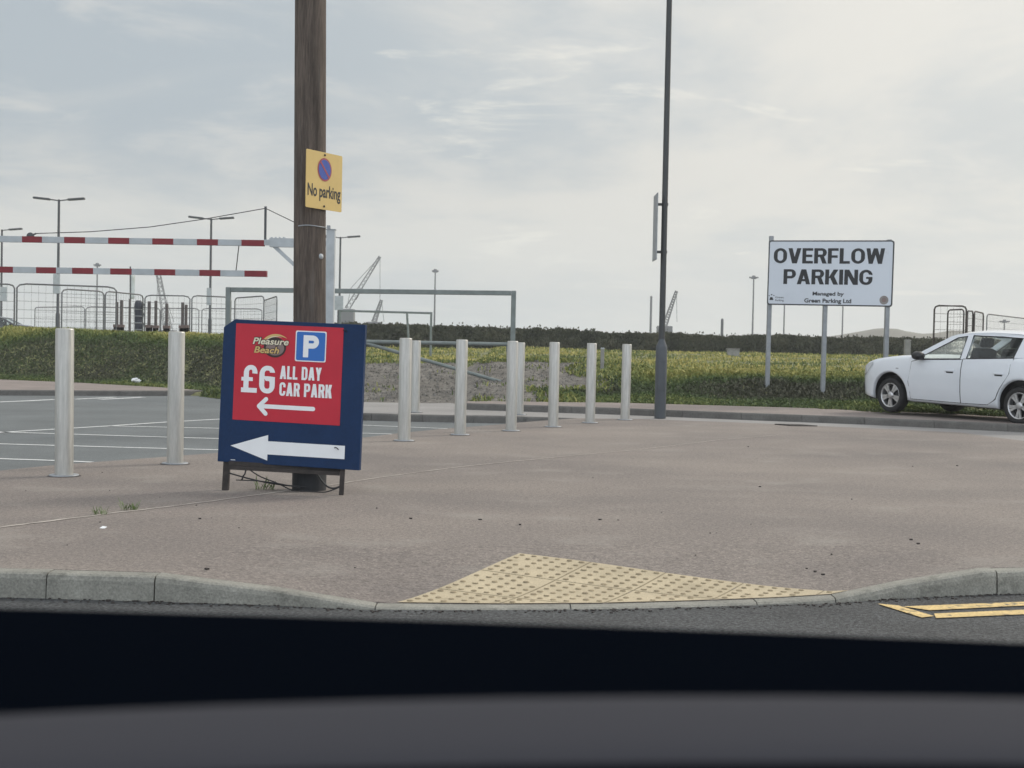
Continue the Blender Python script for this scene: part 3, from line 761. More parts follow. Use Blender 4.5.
# sign seen edge-on, clipped to the column
t0, t1 = dp(656.3, 194.5, p.y), dp(655, 260.5, p.y)
sx = (t0.x + t1.x)/2 - .006
ts = empty('street_sign', (sx, p.y, t1.z))
hh = t0.z - t1.z
m_ = MB(); m_.box((-.008, -.30, 0), (.008, .30, hh)); m_.build('sign_plate', M['galv'], ts, bevel=.003)
for z in (.14, hh - .16):
    m_ = MB(); m_.box((.008, -.03, z - .02), (p.x - sx - .047 + .0, .03, z + .02))
    m_.lathe([(.058, z - .022), (.058, z + .022)], c=(p.x - sx, 0, 0), n=14)
    m_.build('clip', M['columntop'], ts)
tag(ts, 'street sign seen edge-on, clipped to the tall lamp column', 'sign')

# ------------------------------------------------------------------ timber pole
pb = Vector((gp(308, 490.5).x, 10.67, 0)); pt_ = Vector((dp(310.5, 0, 10.67).x, 10.67, dp(310.5, 0, 10.67).z))
lean = (pt_ - pb) / (pt_.z)
wp = empty('telegraph_pole', pb)
m_ = MB(); rings = [];
H = 9.0; nr = 60; ns = 40; vs = []; fs = []
for i in range(nr + 1):
    z = H*i/nr; r0 = .1255 - .0022*z
    for k in range(ns):
        a = 2*math.pi*k/ns
        r_ = r0 * (1 + .018*noise.noise(Vector((math.cos(a)*1.6, math.sin(a)*1.6, z*.35))) + .012*noise.noise(Vector((math.cos(a)*9, math.sin(a)*9, z*.5))))
        if rnd.random() < .004: r_ -= .004
        vs.append((lean.x*z + r_*math.cos(a), r_*math.sin(a), z))
for i in range(nr):
    for k in range(ns): fs.append((i*ns+k, i*ns+(k+1) % ns, (i+1)*ns+(k+1) % ns, (i+1)*ns+k))
m_.add(vs, fs, 0, True); m_.add(vs[-ns:], [tuple(range(ns))]); m_.build('pole_shaft', M['wood'], wp)
m_ = MB(); m_.lathe([(.129, 0), (.131, .19), (.127, .205)], n=40); m_.build('dark_base_sleeve', M['sleeve'], wp)  # dark sleeve round the foot of the pole
zz = dp(320, 256, 10.55).z; xx = dp(320, 256, 10.55).x - pb.x
m_ = MB(); m_.lathe([(.0005, .012), (.018, .01), (.022, 0)], n=14, M=Matrix.Translation((xx, -.072, zz)) @ Matrix.Rotation(R(55), 4, 'Z') @ Matrix.Rotation(R(90), 4, 'X')); m_.build('marker_disc', M['barwhite'], wp)
zz = dp(320, 226, 10.55).z
m_ = MB(); m_.tube([(lean.x*zz + .122*math.cos(a), .122*math.sin(a), zz + .004*math.sin(3*a)) for a in np.linspace(-2.2, .9, 18)], .005, 6)
m_.box((.11, -.05, zz - .012), (.135, -.02, zz + .012)); m_.build('cable_clip', M['galv'], wp)
tag(wp, 'thick weathered brown timber pole standing behind the navy parking board', 'pole')

# no parking plate on the pole
YAW = R(61)
nrm = Vector((math.sin(YAW), -math.cos(YAW), 0)); tan = Vector((math.cos(YAW), math.sin(YAW), 0))
zc = dp(323, 181.3, 10.62).z
ctr = pb + Vector((lean.x*zc, 0, zc)) + nrm * .131
npn = empty('no_parking_sign', ctr)
Mx = Matrix((( tan.x, 0, nrm.x, 0), (tan.y, 0, nrm.y, 0), (0, 1, 0, 0), (0, 0, 0, 1)))
W_, H_ = .45, .43
def rrect(w, h, r, n=5, cx=0, cy=0):
    out = []
    for (sx_, sy_, a0) in ((1, -1, -90), (1, 1, 0), (-1, 1, 90), (-1, -1, 180)):
        for k in range(n + 1):
            a = R(a0 + 90*k/n); out.append((cx + sx_*(w/2 - r) + r*math.cos(a), cy + sy_*(h/2 - r) + r*math.sin(a)))
    return out
m_ = MB(); m_.prism(rrect(W_, H_, .012), Mx, .004); plate = m_.build('plate', M['signyel'], npn)
def disc(mb, Mx, cx, cy, r, z, mi, n=36): mb.add([Mx @ Vector((cx + r*math.cos(2*math.pi*k/n), cy + r*math.sin(2*math.pi*k/n), z)) for k in range(n)], [tuple(range(n))], mi)
m_ = MB(); disc(m_, Mx, .0, .085, .088, .0055, 1); disc(m_, Mx, 0, .085, .075, .0065, 0)
Mr = Mx @ Matrix.Translation((0, .085, .0075)) @ Matrix.Rotation(R(-45), 4, 'Z'); m_.add([Mr @ Vector(q) for q in ((-.078, -.008, 0), (.078, -.008, 0), (.078, .008, 0), (-.078, .008, 0))], [(0, 1, 2, 3)], 1)
m_.build('no_waiting_symbol', [M['noblue'], M['nored']], plate, fixn=False)
m_ = MB(); put_text(m_, Mx, 'No parking', 0, -.125, .095, .41, .0055, 0, .02, center=True); m_.build('lettering', M['black'], plate, fixn=False)
for y in (.195, -.19):
    m_ = MB(); m_.lathe([(.0005, .011), (.008, .010), (.009, .0042)], n=10, M=Mx @ Matrix.Translation((0, y, 0))); m_.build('screw', M['rust'], npn)
m_ = MB(); m_.box((-.02, -.18, -.012), (.02, .18, -.0005), M=Mx); m_.build('backing_rail', M['galv'], npn)
tag(npn, 'yellow no parking plate with blue no-waiting circle, screwed to the timber pole', 'sign')

# ------------------------------------------------------------------ navy car park board
ZL, ZR = 10.50, 10.28
BL, BR, TLc, TRc = dp(218, 460.7, ZL), dp(359.6, 471.2, ZR), dp(222.5, 318.3, ZL), dp(364.8, 325.3, ZR)
def plane_axes(bl, br_, tl, tr):
    """centre, width, height and square axes of the best rectangle through four measured corners"""
    ux = ((br_ - bl) + (tr - tl)) / 2; up = ((tl - bl) + (tr - br_)) / 2
    w, h = ux.length, up.length; ux.normalize(); up.normalize()
    e = ux.dot(up); ux, up = (ux - up*(e/2)).normalized(), (up - ux*(e/2)).normalized(); up = (up - ux*ux.dot(up)).normalized()
    c = (bl + br_ + tl + tr) / 4
    return c - ux*w/2 - up*h/2, w, h, ux, up, ux.cross(up)
BL, UW, UH, ux, up, nz_ = plane_axes(BL, BR, TLc, TRc)
BM = Matrix(((ux.x, up.x, nz_.x, 0), (ux.y, up.y, nz_.y, 0), (ux.z, up.z, nz_.z, 0), (0, 0, 0, 1)))
br = empty('parking_board', (BL.x, BL.y, 0))
OFF = BL - Vector((BL.x, BL.y, 0))
BM = Matrix.Translation(OFF) @ BM
ch = .095
poly = [(0, 0), (UW, 0), (UW, UH), (ch, UH), (.008, UH - .062)]
m_ = MB(); m_.prism(poly, BM @ Matrix.Translation((0, 0, -.045)), .045); panel = m_.build('panel', M['navy'], br, bevel=.003)
ru0, ru1, rv0, rv1 = .097*UW, .853*UW, (1 - .70)*UH, (1 - .027)*UH
RW, RH = ru1 - ru0, rv1 - rv0
m_ = MB(); m_.prism([(ru0, rv0), (ru1, rv0), (ru1, rv1), (ru0, rv1)], BM, .003); poster = m_.build('poster', M['red'], br)
def PX(u): return ru0 + u*RW
def PY(v): return rv1 - v*RH
m_ = MB(); Z = .0045
w_ = MB()
heavy_text(m_, BM, '£6', PX(.07), PY(.71), RH*.285, RW*.315, Z, W=.56, t=.2, th=.17, gap=.08, rad=.26)
m_.build('lettering', M['white'], poster, fixn=False); m_ = MB()
heavy_text(m_, BM, 'ALL DAY', PX(.43), PY(.553), RH*.135, RW*.385, Z, W=.5, t=.19, th=.17, gap=.07, rad=.2)
m_.build('lettering', M['white'], poster, fixn=False); m_ = MB()
heavy_text(m_, BM, 'CAR PARK', PX(.43), PY(.726), RH*.138, RW*.485, Z, W=.5, t=.19, th=.17, gap=.07, rad=.2)
m_.build('lettering', M['white'], poster, fixn=False)
# thin rounded arrow
m_ = MB()
cy = PY(.845); r_ = RH*.022
def capsule(mb, a, b, r, z, mi=0):
    a, b = Vector(a), Vector(b); t = math.atan2(b.y - a.y, b.x - a.x); pts = []
    for k in range(9): an = t + math.pi/2 + math.pi*k/8; pts.append((a.x + r*math.cos(an), a.y + r*math.sin(an)))
    for k in range(9): an = t - math.pi/2 + math.pi*k/8; pts.append((b.x + r*math.cos(an), b.y + r*math.sin(an)))
    mb.add([BM @ Vector((q[0], q[1], z)) for q in pts], [tuple(range(len(pts)))], mi)
capsule(m_, (PX(.25), cy), (PX(.75), cy), r_, Z)
capsule(m_, (PX(.245), cy), (PX(.31), cy + RH*.075), r_, Z + .0006); capsule(m_, (PX(.245), cy), (PX(.31), cy - RH*.075), r_, Z + .0012)
m_.build('arrow', M['white'], poster, fixn=False)
# blue P symbol
m_ = MB(); cx, cyp = PX(.705), PY(.205); a_ = RW*.285; b2 = RH*.315
for (k, z, mi) in ((1.0, .0045, 0), (.93, .0055, 1)):
    m_.add([BM @ Vector((q[0], q[1], z)) for q in rrect(a_*k, b2*k, .012, 4, cx, cyp)], [tuple(range(20))], mi)
def bmq(*q): m_.add([BM @ Vector((x, y, .0065)) for x, y in q], [(0, 1, 2, 3)], 0)
sw = a_*.17; xl0 = cx - a_*.24; y0_, y1_ = cyp - b2*.36, cyp + b2*.36; br1 = b2*.215; bc = (cx + a_*.06, y1_ - br1)
bmq((xl0, y0_), (xl0 + sw, y0_), (xl0 + sw, y1_), (xl0, y1_))
bmq((xl0 + sw, y1_ - sw*.95), (bc[0], y1_ - sw*.95), (bc[0], y1_), (xl0 + sw, y1_)); bmq((xl0 + sw, bc[1] - br1), (bc[0], bc[1] - br1), (bc[0], bc[1] - br1 + sw*.95), (xl0 + sw, bc[1] - br1 + sw*.95))
for k in range(14):
    t0, t1 = R(-90 + 180*k/14), R(-90 + 180*(k+1)/14); ri = br1 - sw*.95
    bmq(*[(bc[0] + r*math.cos(t), bc[1] + r*math.sin(t)) for r, t in ((br1, t0), (br1, t1), (ri, t1), (ri, t0))])
m_.build('parking_symbol', [M['white'], M['blue']], poster, fixn=False)
# pleasure beach logo
m_ = MB(); lx, ly = PX(.36), PY(.215)
def ell(mb, cx, cy, rx, ry, z, mi, a0=0, a1=360, n=40, inner=None):
    if inner is None: mb.add([BM @ Vector((cx + rx*math.cos(2*math.pi*k/n), cy + ry*math.sin(2*math.pi*k/n), z)) for k in range(n)], [tuple(range(n))], mi)
    else:
        for k in range(n):
            q = []
            for kk, sc in ((k, 1), (k+1, 1), (k+1, 0), (k, 0)):
                a = R(a0 + (a1 - a0)*kk/n); tt = kk/n; th = inner*math.sin(math.pi*min(1, tt*1.02))**.7
                q.append(BM @ Vector((cx + (rx - (0 if sc else th))*math.cos(a), cy + (ry - (0 if sc else th))*math.sin(a), z)))
            mb.add(q, [(0, 1, 2, 3)], mi)
ell(m_, lx + .01, ly - .012, RW*.105, RH*.105, .0042, 0); ell(m_, lx + .012, ly - .018, RW*.085, RH*.075, .0047, 1)
ell(m_, lx + .018, ly - .01, RW*.14, RH*.135, .0052, 2, 178, 42, 30, inner=.016)
ell(m_, lx + .018, ly - .014, RW*.122, RH*.118, .0055, 3, 165, 60, 30, inner=.006)
sx0 = PX(.165)
for (s, yy, w2, xo) in (('Pleasure', PY(.205), RW*.335, 0), ('Beach', PY(.295), RW*.235, .012)):
    put_text(m_, BM, s, sx0 + xo - .004, yy - .004, RH*.082, w2 + .008, .0060, 0, .075, .22)
    put_text(m_, BM, s, sx0 + xo, yy, RH*.068, w2, .0068, 3 if s == 'Pleasure' else 2, .02, .22)
m_.build('logo', [M['inkdark'], M['inkgrey'], M['gold'], M['cream']], poster, fixn=False)
# big white arrow and small print on the navy panel
m_ = MB(); ac = (1 - .883)*UH
pts = [(.09*UW, ac), (.355*UW, ac + .089*UH), (.355*UW, ac + .046*UH), (.895*UW, ac + .046*UH), (.895*UW, ac - .046*UH), (.355*UW, ac - .046*UH), (.355*UW, ac - .089*UH)]
m_.prism([pts[0], pts[6], pts[5], pts[4], pts[3], pts[2], pts[1]], BM, .002)
for k in range(5): m_.box((.095*UW + k*.0075, .016, 0), (.095*UW + k*.0075 + .005, .022, .001), M=BM)
m_.build('arrow', M['white'], panel)
# grommets / cable ties
for (u, v) in ((.86, .955), (.835, .145)):
    c0 = Vector((u*UW, v*UH, .004)); m_ = MB(); m_.tube([BM @ (c0 + Vector((.03*t - .01, .012*math.sin(t*3) - .012*t, .004 + .018*math.sin(math.pi*t)))) for t in np.linspace(0, 1, 8)], .0035, 6)
    m_.build('cable_tie', M['cable'], panel)
# stand
def L3(p): return Vector(p) - Vector((BL.x, BL.y, 0))
for (px, py, yy, w3) in ((225.5, 490, ZL + .0, .048), (341.3, 495, ZR + .02, .034)):
    b0 = gp(px, py); t0 = dp(px + 2.2, py - 38, b0.y + .0); t0.y = b0.y - .0
    m_ = MB(); m_.bar(L3(b0), L3(Vector((t0.x, b0.y, t0.z))), w3, w3)
    m_.build('leg', M['rust'], br, bevel=.003)
a, b = dp(229, 467.3, 10.46), dp(340, 473.5, 10.36)
m_ = MB(); m_.bar(L3(a), L3(b), .03, .03); m_.bar(L3(dp(229, 463, 10.47)), L3(dp(341, 469.3, 10.37)), .02, .03); m_.build('crossbar', M['rust'], br)
m_ = MB()
def sag(px0, py0, px1, py1, Y0, Y1, s, wob=0):
    out = []
    for k in range(15):
        t = k/14; q = dp(px0 + (px1 - px0)*t, py0 + (py1 - py0)*t, Y0 + (Y1 - Y0)*t); q.z -= s*math.sin(math.pi*t) + wob*math.sin(9*t)
        q.z = max(q.z, .012); out.append(L3(q))
    return out
m_.tube(sag(229, 473, 306, 487, 10.42, 10.5, .02), .006, 6); m_.tube(sag(250, 470, 300, 492, 10.42, 10.5, .015, .006), .005, 6)
m_.tube(sag(236, 480, 300, 488, 10.4, 10.48, -.015), .0045, 6); m_.tube(sag(246, 469, 241, 479, 10.4, 10.4, .02, .008), .006, 6)
m_.tube(sag(316, 472, 341, 486, 10.42, 10.36, .06), .007, 6); m_.tube(sag(300, 491, 340, 487, 10.44, 10.36, .03), .005, 6)
m_.build('cable', M['cable'], br)
tag(br, 'navy and red six pound car park board with white arrows on short dark legs', 'sign board')

# weeds in the joint
def weed(px, py, s, label):
    p = gp(px, py); lv = MB()
    for k in range(44):
        a = rnd.uniform(0, 6.28); l = s*rnd.uniform(.4, 1.15); t = rnd.uniform(.8, 2.4)
        b0 = Vector((rnd.uniform(-s, s)*.7, rnd.uniform(-s, s)*.3, 0)); tip = b0 + Vector((math.cos(a)*l*.7, math.sin(a)*l*.7, l*t*.5)); sd_ = Vector((-math.sin(a), math.cos(a), 0))*s*.035
        md = b0.lerp(tip, .5) + Vector((0, 0, l*.12))
        lv.add([b0 - sd_*.5, b0 + sd_*.5, md + sd_, md - sd_, tip], [(0, 1, 2, 3), (3, 2, 4)])
    tag(lv.build('weed', M['weed'], loc=p, fixn=False), label, 'weed')
M['weed'] = mat('weed_leaf', (.13, .19, .06), .7, var=.3, scale=30)
weed(265, 489.5, .10, 'green weed sprouting beneath the navy board between its legs')
weed(100, 514.5, .055, 'smallest dark weed in the forecourt joint, farthest left')
weed(130, 510, .07, 'light green weed in the joint left of the navy board')

# ------------------------------------------------------------------ red and white height barrier
YB = 19.4
hb0 = dp(328, 424, YB); hb = empty('height_barrier', (hb0.x, YB, CP))
def HB(px, py, dy=0): return dp(px, py, YB + dy) - Vector((hb0.x, YB, CP))
topz = HB(328, 230).z
m_ = MB(); m_.box((-.058, -.06, 0), (.058, .06, topz)); m_.box((-.07, -.07, topz), (.07, .07, topz + .012)); m_.build('post', M['barwhite'], hb, bevel=.006)
def striped(edges, py_f, first_red, r, name):
    m_ = MB(); red = first_red
    for a, b in zip(edges[:-1], edges[1:]):
        m_.bar(HB(a, py_f(a)), HB(b, py_f(b)), r, r, 1 if red else 0); red = not red
    return m_.build(name, [M['barwhite'], M['barred']], hb)
up_f = lambda x: 239.0 + 4.3*x/267; lo_f = lambda x: 269.6 + 4.4*x/267
striped([-160, -109, -87, -65, -43, -21, 0.5, 23, 43, 65, 86, 109, 130, 153, 174, 197.5, 218.6, 242, 264.5], up_f, False, .082, 'upper_beam')
striped([-160, -120, -96, -73, -51, -29, -7, 14, 37, 57, 73, 94, 111, 132.5, 155, 176, 200, 221, 245, 267], lo_f, True, .082, 'lower_beam')
m_ = MB(); m_.bar(HB(264.5, 242.4), HB(327, 243.5), .07, .075); m_.box((-.0, -.05, -.07), (.36, .05, .05), M=Matrix.Translation(HB(270, 241.8)))
for k in range(4): m_.lathe([(.0005, .03), (.018, .026), (.02, 0)], n=8, M=Matrix.Translation(HB(272 + 4*k, 239)))
m_.bar(HB(274, 246), HB(326, 294), .05, .05); m_.build('bracket', M['barwhite'], hb)
m_ = MB(); m_.bar(HB(265.2, 240.5), HB(265.6, 206.5), .03, .03); m_.build('mast', M['lamp'], hb)
m_ = MB()
wp_ = [HB(36, 233.5, .02)] + [HB(x, y, .02) for x, y in ((90, 231.8), (150, 227), (205, 219), (265.6, 208.3))]
m_.tube(wp_, .006, 5); m_.tube([HB(265.6, 208.3), HB(327, 238)], .006, 5)
for x in (239,): m_.tube([HB(x, up_f(x) + 2), HB(x - 3, lo_f(x - 3) - 2)], .007, 5)
m_.build('stay_wire', M['cable'], hb)
m_ = MB(); m_.lathe([(.0005, -.03), (.045, -.03), (.05, 0), (.045, .03), (.0005, .03)], n=16, M=Matrix.Translation(HB(30.5, 236)) @ Matrix.Rotation(R(90), 4, 'X')); m_.bar(HB(30.5, 236), HB(36, 233.5), .02, .02); m_.build('pulley', M['lamp'], hb)
m_ = MB(); xl = HB(-160, 236).x; m_.box((xl - .06, -.06, 0), (xl + .06, .06, topz)); m_.build('post', M['barwhite'], hb, bevel=.006)
tag(hb, 'red and white striped height barrier with two beams across the car park entrance', 'height barrier')

# ------------------------------------------------------------------ grey height frame and swing gate
YF = 29.6
def frame_thing(YF, pxl, pxr, yl, yr, r, label, name='height_restrictor'):
    a, b = dp(pxl, yl, YF), dp(pxr, yr, YF)
    o = empty(name, (a.x, YF, 0))
    for q in (a, b):
        m_ = MB(); zb = terrain(q.x, YF) - .25; m_.box((q.x - a.x - r, -r, zb), (q.x - a.x + r, r, q.z + r)); m_.build('post', M['frame'], o, bevel=.01)
    m_ = MB(); m_.bar(Vector((r + .002, 0, a.z)), Vector((b.x - a.x - r - .002, 0, b.z)), r*1.9, r*1.9); m_.build('top_bar', M['frame'], o, bevel=.01)
    return tag(o, label, 'height frame')
frame_thing(YF, 228.5, 513.7, 289.6, 293.2, .052, 'wide grey steel height frame over the gravel entrance')
gt = empty('swing_gate', (dp(508, 344, YF).x, YF, 0))
def G(px, py): return dp(px, py, YF) - Vector((gt.location.x, YF, 0))
m_ = MB(); m_.tube([G(240, 337), G(366, 341.5), G(508, 344.3)], .042, 10); m_.build('gate_rail', M['frame'], gt)
m_ = MB(); m_.tube([G(366, 343.2), G(507, 383.5)], .04, 10); m_.build('diagonal_brace', M['frame'], gt)
m_ = MB(); m_.tube([G(508, 342), G(509.5, 398)], .045, 10); m_.build('hinge_post', M['frame'], gt)
tag(gt, 'grey tubular swing gate with diagonal brace across the gravel entrance', 'gate')
frame_thing(44, 340, 431.3, 310.7, 313.2, .035, 'thin second height frame far behind the gravel entrance')
m_ = MB(); o = empty('leaning_pole', dp(410, 345, 43)); o.location.z = terrain(o.location.x, 43)
m_.tube([Vector((0, 0, -.1)), dp(407, 313, 43) - o.location], .035, 8); m_.build('pole_shaft', M['frame'], o); tag(o, 'thin leaning grey pole under the second height frame', 'pole')

# ------------------------------------------------------------------ overflow parking sign
SL, SR = 27.5, 26.6
a, b, c_ = dp(767.3, 304.3, SL), dp(892.8, 307.4, SR), dp(768.5, 238.6, SL)
d_ = dp(893.8, 242.2, SR); a, SW, SH, ux, up, nn = plane_axes(a, b, c_, d_)
os_ = empty('overflow_sign', (a.x, a.y, 0))
SM = Matrix.Translation(a - os_.location) @ Matrix(((ux.x, up.x, nn.x, 0), (ux.y, up.y, nn.y, 0), (ux.z, up.z, nn.z, 0), (0, 0, 0, 1)))
m_ = MB(); m_.prism(rrect(SW, SH, .05, 6, SW/2, SH/2), SM @ Matrix.Translation((0, 0, -.03)), .03, 0); sb = m_.build('sign_panel', M['columntop'], os_)
m_ = MB(); m_.prism(rrect(SW - .05, SH - .05, .035, 6, SW/2, SH/2), SM, .003, 0); face = m_.build('sign_face', M['signwhite'], os_)
m_ = MB()
def U(u): return u*SW
heavy_text(m_, SM, 'OVERFLOW', U(.045), .645*SH, .235*SH, U(.885), .0045, W=.64, t=.2, th=.17, gap=.06, rad=.34)
heavy_text(m_, SM, 'PARKING', U(.13), .325*SH, .23*SH, U(.71), .0045, W=.64, t=.2, th=.17, gap=.06, rad=.32)
put_text(m_, SM, 'Managed by', U(.37), .155*SH, .06*SH, U(.25), .0045, 0, .032)
put_text(m_, SM, 'Green Parking Ltd', U(.305), .045*SH, .066*SH, U(.375), .0045, 0, .032)
# small operator logo: figure and two lines of words
Sg = lambda x, y: SM @ Vector((x, y, .0045))
for (x, y, w2, h2) in ((.02, .075, .035, .045), (.012, .135, .012, .012), (.03, .15, .016, .016), (.05, .14, .013, .012)):
    m_.add([Sg(U(x), SH*y), Sg(U(x) + SW*w2, SH*y), Sg(U(x) + SW*w2*.7, SH*(y + h2)), Sg(U(x) + SW*w2*.2, SH*(y + h2))], [(0, 1, 2, 3)])
for (s, y) in (('Green', .105), ('Parking', .06)): put_text(m_, SM, s, U(.068), SH*y, SH*.028, U(.07), .0045, 0, .01)
m_.build('lettering', M['black'], face, fixn=False)
m_ = MB(); disc(m_, SM, U(.935), .1*SH, .082, .0045, 0); disc(m_, SM, U(.935), .1*SH, .07, .0052, 1); disc(m_, SM, U(.935), .1*SH, .045, .006, 0); m_.build('round_emblem', [M['inkgrey'], M['conc']], face, fixn=False)
for (px, pyb, u, ext) in ((767.5, 385, .012, .09), (826.3, 398.5, .465, 0), (887.5, 372, .955, .02)):
    base = SM @ Vector((u*SW, 0, -.08)) + os_.location; top = SM @ Vector((u*SW, SH + ext, -.08)) + os_.location
    zb = terrain(base.x, base.y) - .3
    m_ = MB(); m_.bar(Vector((base.x, base.y, zb)) - os_.location, top - os_.location, .10, .08); m_.build('post', M['galv'], os_, bevel=.006)
tag(os_, 'large white overflow parking sign on three steel posts behind the verge', 'sign')

# ------------------------------------------------------------------ car
def car_builder(paint):
    root = empty('parked_car', (0, 0, 0))
    WB = 2.59; XW = (0.0, -WB); RW_ = .288
    xf, xr = .84, -3.23
    belt = interp([(-3.3, 1.05), (-2.9, 1.045), (-2.3, 1.015), (-1.5, .96), (-.6, .905), (.0, .86)])
    top = interp([(xr, .80), (-3.16, 1.01), (-2.9, 1.045), (-.62, .965), (-.4, .97), (0, .94), (.35, .885), (.55, .83), (.68, .765), (.78, .68), (xf, .55)])
    hw = interp([(xr, .62), (-3.15, .74), (-2.95, .80), (-2.5, .85), (-1.5, .862), (-.3, .858), (.2, .85), (.45, .825), (.62, .765), (.74, .665), (.80, .56), (xf, .45)])
    def sy(x, z):
        w0 = hw(x)
        k = interp([(.18, .93), (.30, .965), (.45, .99), (.62, 1.0), (.78, .995), (.92, .965), (1.0, .93), (1.46, .70), (1.6, .66)])(z)
        return w0*k
    def bot(x):
        z = .21 + .06*sm(.35, .8, x) + .08*sm(-2.7, -3.2, x)
        for xw in XW:
            d = abs(x - xw)
            if d < .39: z = max(z, .285 + math.sqrt(.39**2 - d*d))
        return z
    xs = sorted(set(lin(xr, xf, 46) + [xw + .39*math.cos(R(a)) for xw in XW for a in range(0, 181, 9)] + [xf - .02, xr + .02]))
    body = MB(); secs = []
    for x in xs:
        zt = top(x) if x > -.62 or x < -2.9 else belt(x)
        zb = min(bot(x), zt - .02); s = [(0, zb)]
        s.append((sy(x, zb)*.93, zb))
        zs = [zb + (zt - .0 - zb)*k for k in (.03, .12, .28, .45, .62, .78, .9, .97)]
        edge = .045
        for z in zs:
            shrink = 0
            if zt - z < edge: shrink = (edge - (zt - z))**2/edge*.9
            s.append((sy(x, z) - shrink, z))
        yt = sy(x, zt) - edge*1.0
        s += [(yt, zt + .0), (yt*.7, zt + .018), (yt*.35, zt + .028), (0, zt + .031)]
        secs.append([(x, y, z) for y, z in s])
    n = len(secs[0])
    for sgn in (1, -1):
        vs = [(q[0], q[1]*sgn, q[2]) for s in secs for q in s]
        fs = [(i*n+k, (i+1)*n+k, (i+1)*n+k+1, i*n+k+1) if sgn > 0 else (i*n+k+1, (i+1)*n+k+1, (i+1)*n+k, i*n+k) for i in range(len(secs)-1) for k in range(n-1)]
        body.add(vs, fs, 0, True)
        for q_ in range(len(body.m) - len(fs), len(body.m)):
            if (q_ - (len(body.m) - len(fs))) % (n - 1) < 1: body.m[q_] = 1
        body.add([(q[0], q[1]*sgn, q[2]) for q in secs[0]], [tuple(range(n))]); body.add([(q[0], q[1]*sgn, q[2]) for q in secs[-1]], [tuple(range(n))])
    # greenhouse: roof + pillars
    rt = interp([(-3.12, 1.20), (-2.98, 1.32), (-2.8, 1.38), (-2.4, 1.42), (-1.9, 1.43), (-1.55, 1.42), (-1.25, 1.385), (-1.05, 1.33)])
    xs2 = lin(-3.02, -1.08, 22); rows = []
    for x in xs2:
        z = rt(x); y0 = sy(x, min(z, 1.46)); 
        rows.append([(x, y0*k, z - .075*abs(k)**4 + .012) for k in (-1, -.93, -.8, -.6, -.3, 0, .3, .6, .8, .93, 1)])
    n2 = 11
    body.add([q for r_ in rows for q in r_], [(i*n2+k, (i+1)*n2+k, (i+1)*n2+k+1, i*n2+k+1) for i in range(len(rows)-1) for k in range(n2-1)], 0, True)
    body.add([(q[0], q[1], q[2] - .03) for r_ in rows for q in r_], [(i*n2+k, i*n2+k+1, (i+1)*n2+k+1, (i+1)*n2+k) for i in range(len(rows)-1) for k in range(n2-1)], 0, True)
    def side(poly, sgn, off=0.0, th=.03, mi=0, mb=body, dens=1):
        pts = []
        for a, b in zip(poly, poly[1:] + poly[:1]):
            for k in range(dens): pts.append((a[0] + (b[0]-a[0])*k/dens, a[1] + (b[1]-a[1])*k/dens))
        o = [(x, sgn*(sy(x, z) + off), z) for x, z in pts]; i_ = [(x, sgn*(sy(x, z) + off - th), z) for x, z in pts]; n = len(pts)
        mb.add(o + i_, [tuple(range(n)), tuple(range(2*n-1, n-1, -1))] + [(k, (k+1) % n, (k+1) % n + n, k + n) for k in range(n)], mi)
    rl = lambda x: rt(x) - .04
    wt = lambda x: rt(x) - .088           # window top line
    for s in (1, -1):
        side([(-.40, .93), (-.56, .925), (-1.26, wt(-1.26) - .01), (-1.12, rl(-1.12))], s)                  # A pillar
        side([(-1.12, rl(-1.12)), (-1.26, wt(-1.26) - .01), (-1.5, wt(-1.5)), (-1.75, wt(-1.75)), (-2.1, wt(-2.1)), (-2.50, wt(-2.50) - .005), (-2.98, rl(-2.98)), (-2.8, rl(-2.8)), (-2.4, rl(-2.4)), (-1.9, rl(-1.9)), (-1.5, rl(-1.5)), (-1.25, rl(-1.25))], s)
        side([(-1.44, .94), (-1.56, .945), (-1.56, wt(-1.56) + .002), (-1.44, wt(-1.44) + .002)], s)       # B pillar
        side([(-2.44, 1.01), (-3.16, 1.04), (-3.12, 1.17), (-2.98, rl(-2.98)), (-2.50, wt(-2.50) - .002)], s)   # C pillar
    b_ = body.build('body', [paint, M['trim']], root)
    # underbody and arch liners
    m_ = MB(); m_.box((xr + .25, -.66, .2), (xf - .24, .66, .62)); m_.box((-3.1, -.72, .62), (-.7, .72, .80)); m_.build('underbody', M['trim'], root)
    # windows
    for s in (1, -1):
        m_ = MB(); side([(-.57, .918), (-1.44, .955), (-1.44, wt(-1.44)), (-1.27, wt(-1.27) - .012)], s, -.012, .004, 0, m_); m_.build('front_window', M['glass'], root)
        m_ = MB(); side([(-1.56, .963), (-2.435, 1.018), (-2.495, wt(-2.50) - .008), (-1.56, wt(-1.56))], s, -.012, .004, 0, m_); m_.build('rear_window', M['glass'], root)
    m_ = MB(); m_.add([(-.42, -.74, .955), (-.42, .74, .955), (-1.10, .56, 1.342), (-1.10, -.56, 1.342)], [(0, 1, 2, 3)]); m_.build('windscreen', M['glass'], root)
    m_ = MB(); m_.add([(-3.17, -.62, .99), (-3.17, .62, .99), (-3.03, .52, 1.34), (-3.03, -.52, 1.34)], [(0, 1, 2, 3)]); m_.build('rear_screen', M['glass'], root)
    # window rubbers
    for s in (1, -1):
        for poly in ([(-.57, .918), (-1.44, .955), (-1.44, wt(-1.44)), (-1.27, wt(-1.27) - .012)], [(-1.56, .963), (-2.435, 1.018), (-2.495, wt(-2.50) - .008), (-1.56, wt(-1.56))]):
            pts = [Vector((x, s*(sy(x, z) + .001), z)) for x, z in poly]
            m_ = MB(); m_.tube(pts + pts[:2], .011, 6); m_.build('window_seal', M['trim'], root)
